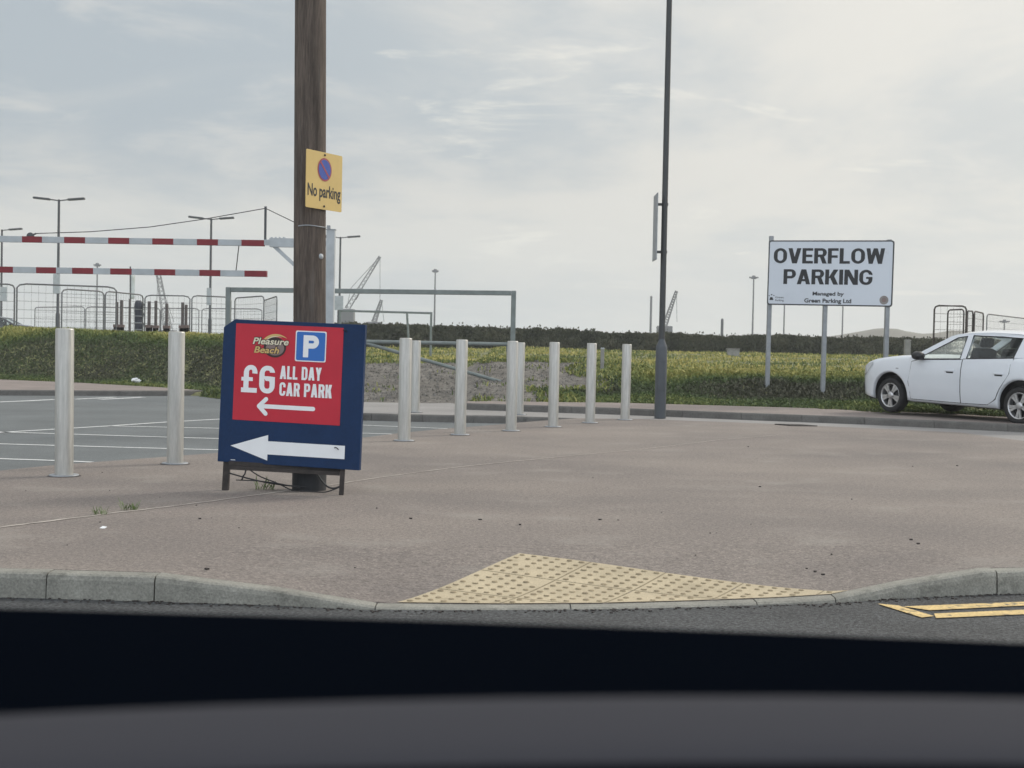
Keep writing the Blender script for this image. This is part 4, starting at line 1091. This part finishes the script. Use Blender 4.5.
    # doors: dark gap strip, then the skin a few millimetres proud
    fr = [(-.45, .26), (-1.49, .26), (-1.49, .942), (-.60, .903), (-.43, .86), (-.42, .55)]
    rr = [(-1.505, .26), (-2.02, .27), (-2.16, .36), (-2.235, .52), (-2.34, .66), (-2.42, .78), (-2.44, 1.0), (-1.505, .952)]
    def grow(poly, k):
        cx = sum(p[0] for p in poly)/len(poly); cz = sum(p[1] for p in poly)/len(poly)
        return [(p[0] + math.copysign(k, p[0]-cx), p[1] + math.copysign(k, p[1]-cz)) for p in poly]
    def skin(poly, sgn, off, mb, nx=10, nz=10):
        # clip columns of the polygon, follow the curved side
        xs_ = [p[0] for p in poly]; x0, x1 = min(xs_), max(xs_)
        cols = []
        for i in range(nx + 1):
            x = x0 + 1e-4 + (x1 - x0 - 2e-4)*i/nx; zs_ = []
            for a, b in zip(poly, poly[1:] + poly[:1]):
                if (a[0] - x)*(b[0] - x) <= 0 and abs(a[0]-b[0]) > 1e-9: zs_.append(a[1] + (b[1]-a[1])*(x - a[0])/(b[0]-a[0]))
            lo, hi = min(zs_), max(zs_); cols.append([(x, sgn*(sy(x, lo + (hi-lo)*k/nz) + off), lo + (hi-lo)*k/nz) for k in range(nz + 1)])
        n = nz + 1
        mb.add([q for c in cols for q in c], [(i*n+k, (i+1)*n+k, (i+1)*n+k+1, i*n+k+1) for i in range(nx) for k in range(nz)], 0, True)
    for s in (1, -1):
        for nm, poly, hx in (('front_door', fr, -1.28), ('rear_door', rr, -2.22)):
            m_ = MB(); skin(poly, s, .005, m_, 24, 12); d_ = m_.build(nm, paint, root)
            m_ = MB(); skin(grow(poly, .009), s, .002, m_, 24, 10); m_.build('door_gap', M['trim'], d_)
            m_ = MB(); yh = s*(sy(hx, .76) + .02); m_.box((hx - .09, min(yh, yh - s*.018), .745), (hx + .09, max(yh, yh - s*.018), .772)); m_.build('handle', paint, d_, bevel=.006)
            m_ = MB(); yh = s*(sy(hx, .74) + .0065); m_.box((hx - .07, min(yh, yh - s*.004), .722), (hx + .07, max(yh, yh - s*.004), .745)); m_.build('handle_recess', M['trim'], d_)
    # wheels
    for xw in XW:
        for s in (1, -1):
            wh = empty('wheel', (xw, s*.73, RW_)); wh.parent = root
            Mw = Matrix.Rotation(R(-90*s), 4, 'X')
            m_ = MB(); m_.lathe([(.20, -.09), (.262, -.095), (.28, -.08), (RW_, -.04), (RW_, .04), (.28, .08), (.262, .095), (.205, .085), (.19, .05)], n=36, M=Mw); m_.build('tyre', M['tyre'], wh)
            m_ = MB(); m_.lathe([(.205, .082), (.198, .088), (.186, .07), (.178, .03), (.178, -.05)], n=36, M=Mw)
            for k in range(5):
                a = 2*math.pi*k/5 + .3
                for da in (-.17, .17):
                    Mk = Mw @ Matrix.Rotation(a, 4, 'Z')
                    pts = [(.03, -.022), (.03, .022), (.10, da*.10 + .016), (.19, da*.19 + .026), (.19, da*.19 - .026), (.10, da*.10 - .016)]
                    m_.prism(pts, Mk @ Matrix.Translation((0, 0, .05)), .025)
            m_.lathe([(.06, .05), (.06, .08), (.03, .088), (.0005, .088)], n=20, M=Mw); m_.build('rim', M['alloy'], wh)
            m_ = MB(); m_.lathe([(.178, .0), (.0005, .0)], n=24, M=Mw); m_.lathe([(.13, .004), (.13, .02), (.0005, .02)], n=24, M=Mw); m_.build('brake_disc', M['trim'], wh)
    for s in (1, -1):
        m_ = MB(); g2 = []
        for i in range(6):
            x = .66 + .165*i/5; g2.append([(x, s*(sy(x, z) + .006), z) for z in (.34, .40, .46)])
        m_.add([q for g_ in g2 for q in g_], [(i*3+k, (i+1)*3+k, (i+1)*3+k+1, i*3+k+1) for i in range(5) for k in range(2)], 0, True); m_.build('fog_lamp_recess', M['trim'], root)
    # lights, mirrors, bumper grille, plate, aerial
    for s in (1, -1):
        m_ = MB(); pts = []
        grid = []
        for i in range(7):
            x = .40 + .30*i/6; zt = top(x) - .035; zb_ = zt - (.05 + .11*min(1, i/3)); 
            grid.append([(x, s*(sy(x, z) + .006), z) for z in (zb_, (zb_ + zt)/2, zt)])
        m_.add([q for g_ in grid for q in g_], [(i*3+k, (i+1)*3+k, (i+1)*3+k+1, i*3+k+1) for i in range(6) for k in range(2)], 0, True); m_.build('headlight', M['lens'], root)
        m_ = MB(); m_.lathe([(.0005, -.09), (.06, -.08), (.085, -.03), (.085, .05), (.07, .075), (.0005, .08)], n=18, M=Matrix.Translation((-.68, s*.93, .975)) @ Matrix.Rotation(R(90), 4, 'Y') @ Matrix.Diagonal((.82, 1.15, 1, 1))); m_.bar((-.68, s*.82, .95), (-.68, s*.90, .955), .06, .04); m_.build('wing_mirror', M['trim'], root)
        m_ = MB(); m_.add([(-.18 - .02, s*(sy(-.2, .74) + .004), .735), (-.14, s*(sy(-.14, .74) + .004), .735), (-.14, s*(sy(-.14, .76) + .004), .755), (-.2, s*(sy(-.2, .76) + .004), .755)], [(0, 1, 2, 3)]); m_.build('side_repeater', M['lens'], root)
        m_ = MB(); x0 = -3.12; m_.add([(x0, s*(sy(x0, .75) + .008), .72), (x0 + .14, s*(sy(x0 + .14, .75) + .008), .74), (x0 + .14, s*(sy(x0 + .14, .95) + .008), .95), (x0, s*(sy(x0, .95) + .008), .97)], [(0, 1, 2, 3)]); m_.build('tail_light', M['nored'], root)
    m_ = MB()
    gz = []
    for y in np.linspace(-.44, .44, 13): gz.append([(min(xf, .803 - .1*(abs(y)/.44)**2.2), y, z) for z in (.33, .42, .47)])
    m_.add([(q[0] + .006, q[1], q[2]) for g_ in gz for q in g_], [(i*3+k, (i+1)*3+k, (i+1)*3+k+1, i*3+k+1) for i in range(12) for k in range(2)], 0, True)
    m_.build('grille', M['trim'], root)
    m_ = MB(); m_.box((.792, -.26, .50), (.812, .26, .61)); m_.build('number_plate', M['white'], root); 
    m_ = MB(); m_.tube([(-2.2, 0, 1.48), (-2.32, 0, 1.6)], .004, 6); m_.build('aerial', M['trim'], root)
    # sill strip
    # interior
    for (x, y) in ((-1.35, .36), (-1.35, -.36), (-2.35, .38), (-2.35, -.38)):
        m_ = MB(); m_.box((x - .05, y - .24, .5), (x + .45, y + .24, .68)); m_.bar((x - .02, y, .62), (x - .2, y, 1.12), .46, .14)
        m_.bar((x - .215, y, 1.15), (x - .24, y, 1.30), .25, .09); m_.build('seat', M['seat'], root, bevel=.03)
    m_ = MB(); m_.box((-.95, -.7, .70), (-.5, .7, .93)); m_.tube([(-.98 + .05*math.sin(a), -.36 + .18*math.cos(a), .93 + .16*math.sin(a)) for a in np.linspace(0, 2*math.pi, 20)], .016, 6); m_.build('dashboard', M['trim'], root, bevel=.03)
    return root
car = car_builder(M['carwhite'])
pf = Vector((dp(890, 400, 23.5).x, 23.5, .15)); pr = Vector((dp(1022, 410, 21.25).x, 21.25, .085))
hd = (pf - pr).normalized(); lf = Vector((-hd.y, hd.x, 0)).normalized(); upv = hd.cross(lf)
m4 = Matrix(((hd.x, lf.x, upv.x, 0), (hd.y, lf.y, upv.y, 0), (hd.z, lf.z, upv.z, 0), (0, 0, 0, 1)))
car.rotation_euler = m4.to_euler(); car.location = pf - lf*.75 * 0 + (-lf)*.80
tag(car, 'white hatchback parked half on the grass verge at the right', 'car')
for (px, py, Y, rz, z, paint, lab) in ((28, 330, 80, 0.05, .86, M['cardark'], 'dark car behind the grass bank at the far left'), (66, 330, 178, .1, .86, M['carwhite'], 'distant white car, only its roof above the left grass bank')):
    c2_ = copy_tree(car); q = dp(px, py, Y); c2_.location = (q.x, Y, z); c2_.rotation_euler = (0, 0, rz)
    if paint is not M['carwhite']:
        for ch in kids(c2_):
            if ch.type == 'MESH' and ch.name.split('.')[0] in ('body', 'front_door', 'rear_door'):
                ch.data = ch.data.copy(); ch.data.materials[0] = paint
    tag(c2_, lab, 'car')
car['group'] = 'parked cars'
for o in bpy.data.objects:
    if o.parent is None and o.name.startswith('parked_car'): o['group'] = 'parked cars'

# ------------------------------------------------------------------ street lamps, masts, cranes
def lamp(px, py, Y, arms, sign, label):
    t = dp(px, py, Y); zb = terrain(t.x, Y); o = empty('street_lamp', (t.x, Y, zb)); h = t.z - zb
    m_ = MB(); m_.tube([(0, 0, -.3), (0, 0, h*.2), (0, 0, h*.21), (0, 0, h)], [.11, .11, .075, .06], 10); m_.build('pole_shaft', M['lamp'], o)
    for s in arms:
        m_ = MB(); m_.tube([(0, 0, h - .06), (s*.5, 0, h + .0)], .035, 6); m_.bar((s*.48, 0, h + .0), (s*1.33, 0, h + .075), .26, .11); m_.build('lamp_head', M['lamp'], o, bevel=.03)
    if sign:
        sx0, sx1, y0, y1, mm = sign
        a, b = dp(sx0, y1, Y - .12) - o.location, dp(sx1, y0, Y - .12) - o.location
        m_ = MB(); m_.box((a.x, -.13, a.z), (b.x, -.10, b.z)); m_.build('sign_plate', mm, o)
        m_ = MB(); m_.box((-.06, -.10, (a.z+b.z)/2 - .04), (.06, -.05, (a.z+b.z)/2 + .04)); m_.build('clip', M['lamp'], o)
    tag(o, label, 'street lamp', 'street lamps around the car park')
lamp(59, 199.5, 73, (-1, 1), (53, 60, 274, 293.5, M['barwhite']), 'tallest looking double-headed street lamp at left, rising past both barrier beams')
lamp(211.3, 218.5, 82.5, (-1, 1), (206.5, 211, 288, 305, M['barwhite']), 'double-headed street lamp left of the timber pole')
lamp(340.5, 237, 95, (-1, 1), None, 'double-headed street lamp just right of the timber pole')
lamp(2, 229.5, 93, (1,), (0.2, 6.8, 287, 301, M['barwhite']), 'street lamp at the far left edge with one arm in view')
# white sign on a post beside the third lamp
def small_sign(x0, x1, y0, y1, Y, label, name='small_sign'):
    a, b = dp(x0, y1, Y), dp(x1, y0, Y); cx = (a.x + b.x)/2; zb = terrain(cx, Y); o = empty(name, (cx, Y, zb))
    m_ = MB(); m_.tube([(0, 0, -.2), (0, 0, b.z - zb - .03)], .05, 8); m_.build('post', M['lamp'], o)
    m_ = MB(); m_.box((a.x - cx, -.085, a.z - zb), (b.x - cx, -.06, b.z - zb)); m_.build('sign_plate', M['barwhite'], o)
    tag(o, label, 'sign')
small_sign(333.5, 343.5, 296, 310, 70, 'small pale sign on a post beside the lamp right of the timber pole')
def mast(px, py, Y, hw_, label, group='far floodlight masts'):
    t = dp(px, py, Y); zb = terrain(t.x, Y); o = empty('floodlight_mast', (t.x, Y, zb)); h = t.z - zb
    m_ = MB(); m_.tube([(0, 0, -.3), (0, 0, h)], [.19, .11], 8); m_.build('pole_shaft', M['crane'], o)
    m_ = MB(); m_.bar((-hw_, 0, h), (hw_, 0, h), .5, .22); m_.lathe([(.5, h - .25), (.25, h + .35)], n=10); m_.build('lamp_ring', M['crane'], o)
    tag(o, label, 'mast', group)
mast(97.3, 265, 250, .62, 'distant floodlight mast seen between the lamps at left')
mast(435.3, 271, 250, .6, 'distant floodlight mast above the grey height frame')
mast(753.8, 277.5, 250, .8, 'distant floodlight mast just left of the overflow sign')
mast(785, 282, 290, .8, 'thin distant mast partly hidden behind the left half of the overflow sign')
mast(843.5, 284, 290, .8, 'thin distant mast partly hidden behind the right half of the overflow sign')
mast(1004.5, 321.5, 260, .9, 'short distant mast above the roof of the white hatchback')
def lattice(mb, a, b, w0, w1, n, r=.06):
    a, b = Vector(a), Vector(b); t = (b - a).normalized(); s = t.cross(Vector((0, 1, 0))).normalized(); d = Vector((0, 1, 0))
    prev = None
    for i in range(n + 1):
        f = i/n; c = a.lerp(b, f); w_ = w0 + (w1 - w0)*f
        cs = [c + s*w_/2 + d*w_/2, c - s*w_/2 + d*w_/2, c - s*w_/2 - d*w_/2, c + s*w_/2 - d*w_/2]
        if prev:
            for k in range(4): mb.tube([prev[k], cs[k]], r, 4, cap=False); mb.tube([prev[k], cs[(k+1) % 4]], r*.7, 4, cap=False)
        prev = cs
def crane(base, tip, Y, label, w=1.0, r=.07, extra=(), hook=None, cab=True, tipred=False):
    a, b = dp(*base, Y), dp(*tip, Y); zb = terrain(a.x, Y); o = empty('crane', (a.x, Y, zb)); O = o.location
    m_ = MB(); lattice(m_, a - O, b - O, w, w*.5, 14, r); m_.build('boom', M['cranered'] if tipred else M['crane'], o)
    if cab:
        m_ = MB(); lo, hi = Vector((-1.6, -1.5, 0)), Vector((1.6, 1.5, max(1.5, a.z - zb))); m_.box(lo, hi); m_.box((-2.2, -1.8, 0), (2.2, 1.8, .8)); m_.build('machine_house', M['crane'], o, bevel=.15)
    if extra or hook:
        m_ = MB()
        for (p0, p1) in extra: m_.tube([dp(*p0, Y) - O, dp(*p1, Y) - O], .055, 4)
        if hook: m_.tube([b - O, dp(*hook, Y) - O], .05, 4)
        m_.build('cable', M['crane'], o)
    tag(o, label, 'crane', 'distant cranes')
crane((347, 309), (380, 256.5), 300, 'distant crane with a tall slanting boom right of the timber pole', .95, .06, extra=(((380, 256.5), (351, 288)), ((380, 256.5), (356, 300)), ((351, 288), (346, 312))), hook=(380, 300))
crane((374, 322), (381.5, 300), 320, 'small distant crane low above the hedge under the height frame', 1.0, .1, extra=(((381.5, 300), (384, 322)),))
crane((168, 330), (158, 272), 300, 'distant crane with a pale lattice boom hanging behind the lower barrier beam', 1.5, .07, extra=(((158, 277), (174, 322)),), hook=(157, 300))
crane((664.5, 326), (676.5, 291), 300, 'distant crane boom beside the tall lamp column', .9, .11, hook=(677, 322))
def far_pole(px, pyt, Y, r, label):
    t = dp(px, pyt, Y); zb = terrain(t.x, Y); o = empty('distant_post', (t.x, Y, zb)); m_ = MB(); m_.lathe([(r, -.2), (r, t.z - zb - .1), (r*.6, t.z - zb), (.0005, t.z - zb)], n=8); m_.build('post_shaft', M['crane'], o)
    m_ = MB(); m_.lathe([(r*1.5, 0), (r*1.5, .15), (r, .17)], n=8); m_.build('footing', M['conc'], o); tag(o, label, 'post')
far_pole(651.3, 296, 250, .2, 'thin distant pole left of the tall lamp column')
far_pole(722.3, 318.5, 90, .09, 'short distant post standing up above the hedge')

# ------------------------------------------------------------------ site fences behind the left bank and behind the car
def panel_fence(x0, y0, x1, y1, h, label, zg=None, dark=False, r=.026):
    """a mesh fence panel given its two top corners; distance follows from its height above the ground"""
    pts = []
    for px, py in ((x0, y0), (x1, y1)):
        hor = 347 + (px - 512)*.0196; g_ = .9 if zg is None else zg
        Y = (g_ + h - HC)*FOC/(hor - py); pts.append(dp(px, py, Y))
    a, b = pts; o = empty('fence_panel', (a.x, a.y, a.z - h)); mtl = M['fencedark'] if dark else M['fence']
    d = b - a; L_ = d.length; v = lambda t, z: Vector((d.x*t, d.y*t, d.z*t + z))
    c = min(.13, .3/ max(L_, .6)); rc = .13
    m_ = MB(); arc = [v(0, .02), v(0, h - rc), v(c*.3, h - rc*.3), v(c, h), v(1 - c, h), v(1 - c*.3, h - rc*.3), v(1, h - rc), v(1, .02)]
    m_.tube(arc, r, 6); m_.tube([v(0, .12), v(1, .12)], r*.8, 6); m_.build('frame', mtl, o)
    m_ = MB(); n = max(5, int(L_/.22))
    for k in range(1, n): m_.tube([v(k/n, .12), v(k/n, h - .02)], .0035, 3, cap=False)
    for k in range(1, 7): m_.tube([v(.01, h*k/7), v(.99, h*k/7)], .006, 4, cap=False)
    m_.build('wire_mesh', mtl, o)
    m_ = MB()
    for t in (0, 1): q = v(t, 0); m_.box((q.x - .3, q.y - .12, q.z - .02), (q.x + .3, q.y + .12, q.z + .1))
    m_.build('foot', M['conc'], o, bevel=.02)
    tag(o, label, 'fence panel', 'mesh site fence panels')
panel_fence(-30, 283, 14.6, 284.5, 2.0, 'mesh fence panel cut by the left edge of the photo')
panel_fence(17, 283.6, 116.5, 287.2, 2.0, 'widest mesh fence panel, behind the tallest lamp at left')
panel_fence(62, 289, 104, 291.5, 2.0, 'mesh fence panel half overlapped by the widest one, left of the timber posts')
panel_fence(105.5, 291.3, 143, 295, 2.0, 'mesh fence panel behind the dark wrapped bundle and banner')
panel_fence(145, 295.2, 190, 296, 2.0, 'mesh fence panel behind the middle timber posts')
panel_fence(192, 295.5, 231, 297.3, 2.0, 'mesh fence panel behind the second double lamp')
panel_fence(235, 298, 264, 296, 2.0, 'small slanted mesh fence panel left of the timber pole')
panel_fence(264, 300.5, 277, 296.2, 2.0, 'narrow tilted mesh fence panel nearest the timber pole')
panel_fence(35, 307.3, 84.5, 306.8, 2.0, 'low looking far mesh fence panel left of the tallest lamp base')
panel_fence(86, 307, 160, 308, 2.0, 'low looking far mesh fence panel seen between the timber posts')
panel_fence(161, 308.3, 199, 308.5, 2.0, 'low looking far mesh fence panel right of the timber posts')
panel_fence(202, 308.5, 262, 309, 2.0, 'low looking far mesh fence panel behind the height frame post')
panel_fence(934.5, 305.6, 966.5, 306.2, 2.0, 'dark mesh fence panel standing highest behind the white hatchback', None, True, .032)
panel_fence(948, 310, 964, 309.3, 2.0, 'narrow dark mesh panel leaning inside the highest one behind the car', None, True, .03)
panel_fence(967.5, 311, 973, 311.2, 2.0, 'very narrow edge-on mesh panel behind the roof of the car', None, True, .03)
panel_fence(974.5, 311.2, 983.5, 313.2, 2.0, 'small close-meshed dark panel turned sideways behind the car roof', None, True, .03)
panel_fence(987, 314, 1046, 321, 2.0, 'long mesh panel sloping to the right edge behind the car', None, False, .026)

# timber posts on footings
def pile(px, pyt, w_, label, fat=True, Y=62):
    t = dp(px, pyt, Y); zb = terrain(t.x, Y); o = empty('timber_post', (t.x, Y, zb)); h = t.z - zb; r = w_*Y/FOC/2
    m_ = MB(); m_.box((-r, -r, -.2), (r, r, h)); m_.build('post', M['pile'], o, bevel=.015)
    if fat:
        f = .26*rnd.uniform(.5, .62); hf = dp(px, 320, Y).z - zb + rnd.uniform(-.05, .05)
        m_ = MB(); hf *= .8
        for (z0, z1, q_) in ((-.2, hf*.7, f), (hf*.7, hf*.86, f*.78), (hf*.86, hf, f*.92)): m_.box((-q_, -q_, z0), (q_, q_, z1)); m_.build('footing', M['pilebase'], o)
    tag(o, label, 'timber post', 'reddish timber posts behind the left bank')
for i, (px, py, w_, lab) in enumerate(((117, 302, 2.6, 'reddish timber post beside the end of the widest fence panel'), (121.6, 300, 2.7, 'tall reddish timber post left of the pale banner'), (130, 299, 2.0, 'thin timber post directly under the pale banner'),
    (149.3, 301.3, 2.8, 'reddish timber post next to the dark wrapped bundle, on its right'), (156, 300.7, 2.6, 'reddish timber post in the middle of the group, left of the pale crane boom'), (166.8, 303.5, 2.6, 'reddish timber post in front of the pale crane boom'),
    (182.7, 302.3, 2.6, 'taller of the two close timber posts at the right end of the group'), (186.2, 304.6, 2.6, 'shorter of the two close timber posts at the right end of the group'))):
    pile(px, py, w_, lab, fat=(i != 2))
# banner
Y = 64; o = empty('banner', (dp(131, 330, Y).x, Y, terrain(dp(131, 330, Y).x, Y)))
B = lambda px, py, dy=0: dp(px, py, Y + dy) - o.location
m_ = MB(); m_.tube([Vector((B(130.5, 330).x, 0, -.2)), B(130.3, 266.5)], .03, 6); m_.build('pole_shaft', M['lamp'], o)
m_ = MB(); rows = []
for k in range(9):
    t = k/8; yy = 275 + 24*t; rows += [B(130.6, yy), B(132.5, yy, .06*math.sin(5*t)), B(135.2 - .8*t, yy, .1*math.sin(4*t + 1))]
m_.add(rows, [(k*3+j, (k+1)*3+j, (k+1)*3+j+1, k*3+j+1) for k in range(8) for j in range(2)], 0, True); bn_ = m_.build('cloth', M['flag'], o, fixn=False)
sd_ = bn_.modifiers.new('thick', 'SOLIDIFY'); sd_.thickness = .01
tag(o, 'pale greenish banner hanging on a thin pole among the timber posts', 'banner')
# dark wrapped bundle
Y = 60; c = dp(139, 330, Y); o = empty('wrapped_bundle', (c.x, Y, terrain(c.x, Y))); hh = dp(139, 300.5, Y).z - o.location.z
m_ = MB(); vs = []; fs = []
for i in range(15):
    z = -.1 + (hh + .1)*i/14; sx_ = .17 - .05*(i > 13)
    for k in range(14):
        a = 2*math.pi*k/14; r_ = sx_*(1 + .14*noise.noise(Vector((math.cos(a)*2, math.sin(a)*2, i*.6)))); vs.append((r_*1.15*math.cos(a) + (.05*math.sin(i*2.1) if math.cos(a) > .3 else 0) - .02*i/14, r_*math.sin(a), z))
for i in range(14):
    for k in range(14): fs.append((i*14+k, i*14+(k+1) % 14, (i+1)*14+(k+1) % 14, (i+1)*14+k))
m_.add(vs, fs, 0, True); m_.add(vs[-14:], [tuple(range(14))]); m_.build('wrapping', M['wrap'], o)
m_ = MB()
for i in range(5): m_.tube([(.205*math.cos(a), .185*math.sin(a), hh*(.2 + .15*i)) for a in np.linspace(0, 2*math.pi, 17)], .018, 5)
m_.build('tie_band', M['galv'], o)
tag(o, 'upright bundle wrapped in dark plastic among the timber posts', 'bundle')

# ------------------------------------------------------------------ small things on the verge
def stub(px, y0, y1, wpx, Y, name, label, cat, mm, cap=None):
    b = dp(px, y1, Y); t = dp(px, y0, Y); zb = min(b.z, terrain(b.x, Y)) - .05; o = empty(name, (b.x, Y, zb)); r = wpx*Y/FOC/2
    m_ = MB(); m_.box((-r, -r, -.1), (r, r, t.z - zb)); m_.build('shaft', mm, o, bevel=.012)
    m_ = MB(); m_.box((-r*1.06, -r*1.06, t.z - zb), (r*1.06, r*1.06, t.z - zb + .03)); m_.build('cap', cap or mm, o, bevel=.01); tag(o, label, cat)
stub(907, 341, 356, 5.6, 32, 'concrete_stub', 'short grey concrete post just above the bonnet of the white hatchback', 'post', M['conc'])
stub(602.2, 349, 365, 3.6, 31.5, 'marker_post', 'small pale marker post with white cap in the yellow grass', 'marker post', M['conc'], M['barwhite'])
b = dp(733, 356, 48); zb = terrain(b.x, 48); o = empty('utility_box', (b.x, 48, zb)); hb_ = dp(733, 349.4, 48).z - zb
m_ = MB(); m_.box((-.20, -.15, -.05), (.20, .15, hb_)); bx = m_.build('cabinet', M['conc'], o, bevel=.015)
m_ = MB(); m_.box((-.22, -.17, hb_), (.22, .17, hb_ + .03)); m_.build('lid', M['conc'], o, bevel=.01); tag(o, 'small pale utility box in the yellow grass before the hedge', 'utility box')
pl_ = dp(130, 378, 34); xl_, yl_ = pl_.x, back_line(pl_.x) + .42
m_ = MB(); vs = []; fs = []
for i in range(7):
    ph = math.pi*i/6
    for k in range(10):
        th = 2*math.pi*k/10; rr_ = 1 + 1.1*noise.noise(Vector((math.cos(th)*2.6 + 4, math.sin(th)*2.6, ph*2.3)))
        vs.append((.10*math.sin(ph)*math.cos(th)*rr_, .06*math.sin(ph)*math.sin(th)*rr_, .02 + .05*math.cos(ph)*rr_))
for i in range(6):
    for k in range(10): fs.append((i*10+k, i*10+(k+1) % 10, (i+1)*10+(k+1) % 10, (i+1)*10+k))
m_.add(vs, fs); tag(m_.build('plastic_bag', M['white'], loc=(xl_, yl_, terrain(xl_, yl_) + .08)), 'crumpled white plastic bag lying on the left grass bank', 'litter')

# ------------------------------------------------------------------ dashboard of the car the photograph was taken from
db = empty('car_dashboard', (0, .6, .8))
def extr(mb, prof, x0, x1, tilt, crown, n=28, mi=0):
    vs = []; m = len(prof); fs = []
    for i in range(n + 1):
        x = x0 + (x1 - x0)*i/n
        for (y, z) in prof: vs.append((x, y - .6 + crown[0]*(x - crown[1])**2*0, z - .8 + tilt*x - crown[0]*(x - crown[1])**2))
    for i in range(n):
        for k in range(m - 1): fs.append((i*m+k, (i+1)*m+k, (i+1)*m+k+1, i*m+k+1))
    mb.add(vs, fs, mi, True)
m_ = MB(); extr(m_, [(.66, .80), (.72, .83), (.80, .865), (.90, .905), (.955, .9185), (1.0, .9215), (1.03, .915), (1.06, .89), (1.06, .70)], -.8, .8, -.0135, (.012, -.05)); m_.build('dash_top', M['dash'], db, fixn=False)
m_ = MB(); extr(m_, [(.4865, .9722), (.491, .9755), (.499, .9780), (.511, .9797), (.526, .9808), (.541, .9811), (.556, .9800), (.573, .974), (.59, .962), (.60, .94), (.605, .70)], -.8, .8, .026, (.085, .06)); m_.build('padded_hood', M['dashgrey'], db, fixn=False)
m_ = MB(); extr(m_, [(.40, .70), (.455, .90), (.471, .945), (.480, .965), (.4865, .9738)], -.8, .8, .026, (.085, .06)); m_.build('painted_shade_fascia', M['dash'], db, fixn=False)  # front face below the hood, its shade put in as near-black colour
m_ = MB(); extr(m_, [(.61, .74), (.615, .84), (.65, .84), (.66, .79)], -.8, .8, -.01, (.01, 0)); m_.build('demister_slot', M['dash'], db, fixn=False)
tag(db, 'black and grey dashboard along the bottom, out of focus, inside the viewing car', 'dashboard')

# ------------------------------------------------------------------ sea haze
hz_ = MB(); hz_.box((-700, -60, -8), (700, 900, 45)); ho = hz_.build('haze', [])
hm = bpy.data.materials.new('sea_haze'); hm.use_nodes = True; hn = hm.node_tree
for q in list(hn.nodes):
    if q.type != 'OUTPUT_MATERIAL': hn.nodes.remove(q)
pv = hn.nodes.new('ShaderNodeVolumePrincipled'); pv.inputs['Density'].default_value = .0007; pv.inputs['Color'].default_value = (.93, .96, 1, 1); pv.inputs['Anisotropy'].default_value = .3
hn.links.new(pv.outputs[0], [q for q in hn.nodes if q.type == 'OUTPUT_MATERIAL'][0].inputs['Volume'])
ho.data.materials.append(hm); tag(ho, kind='stuff')
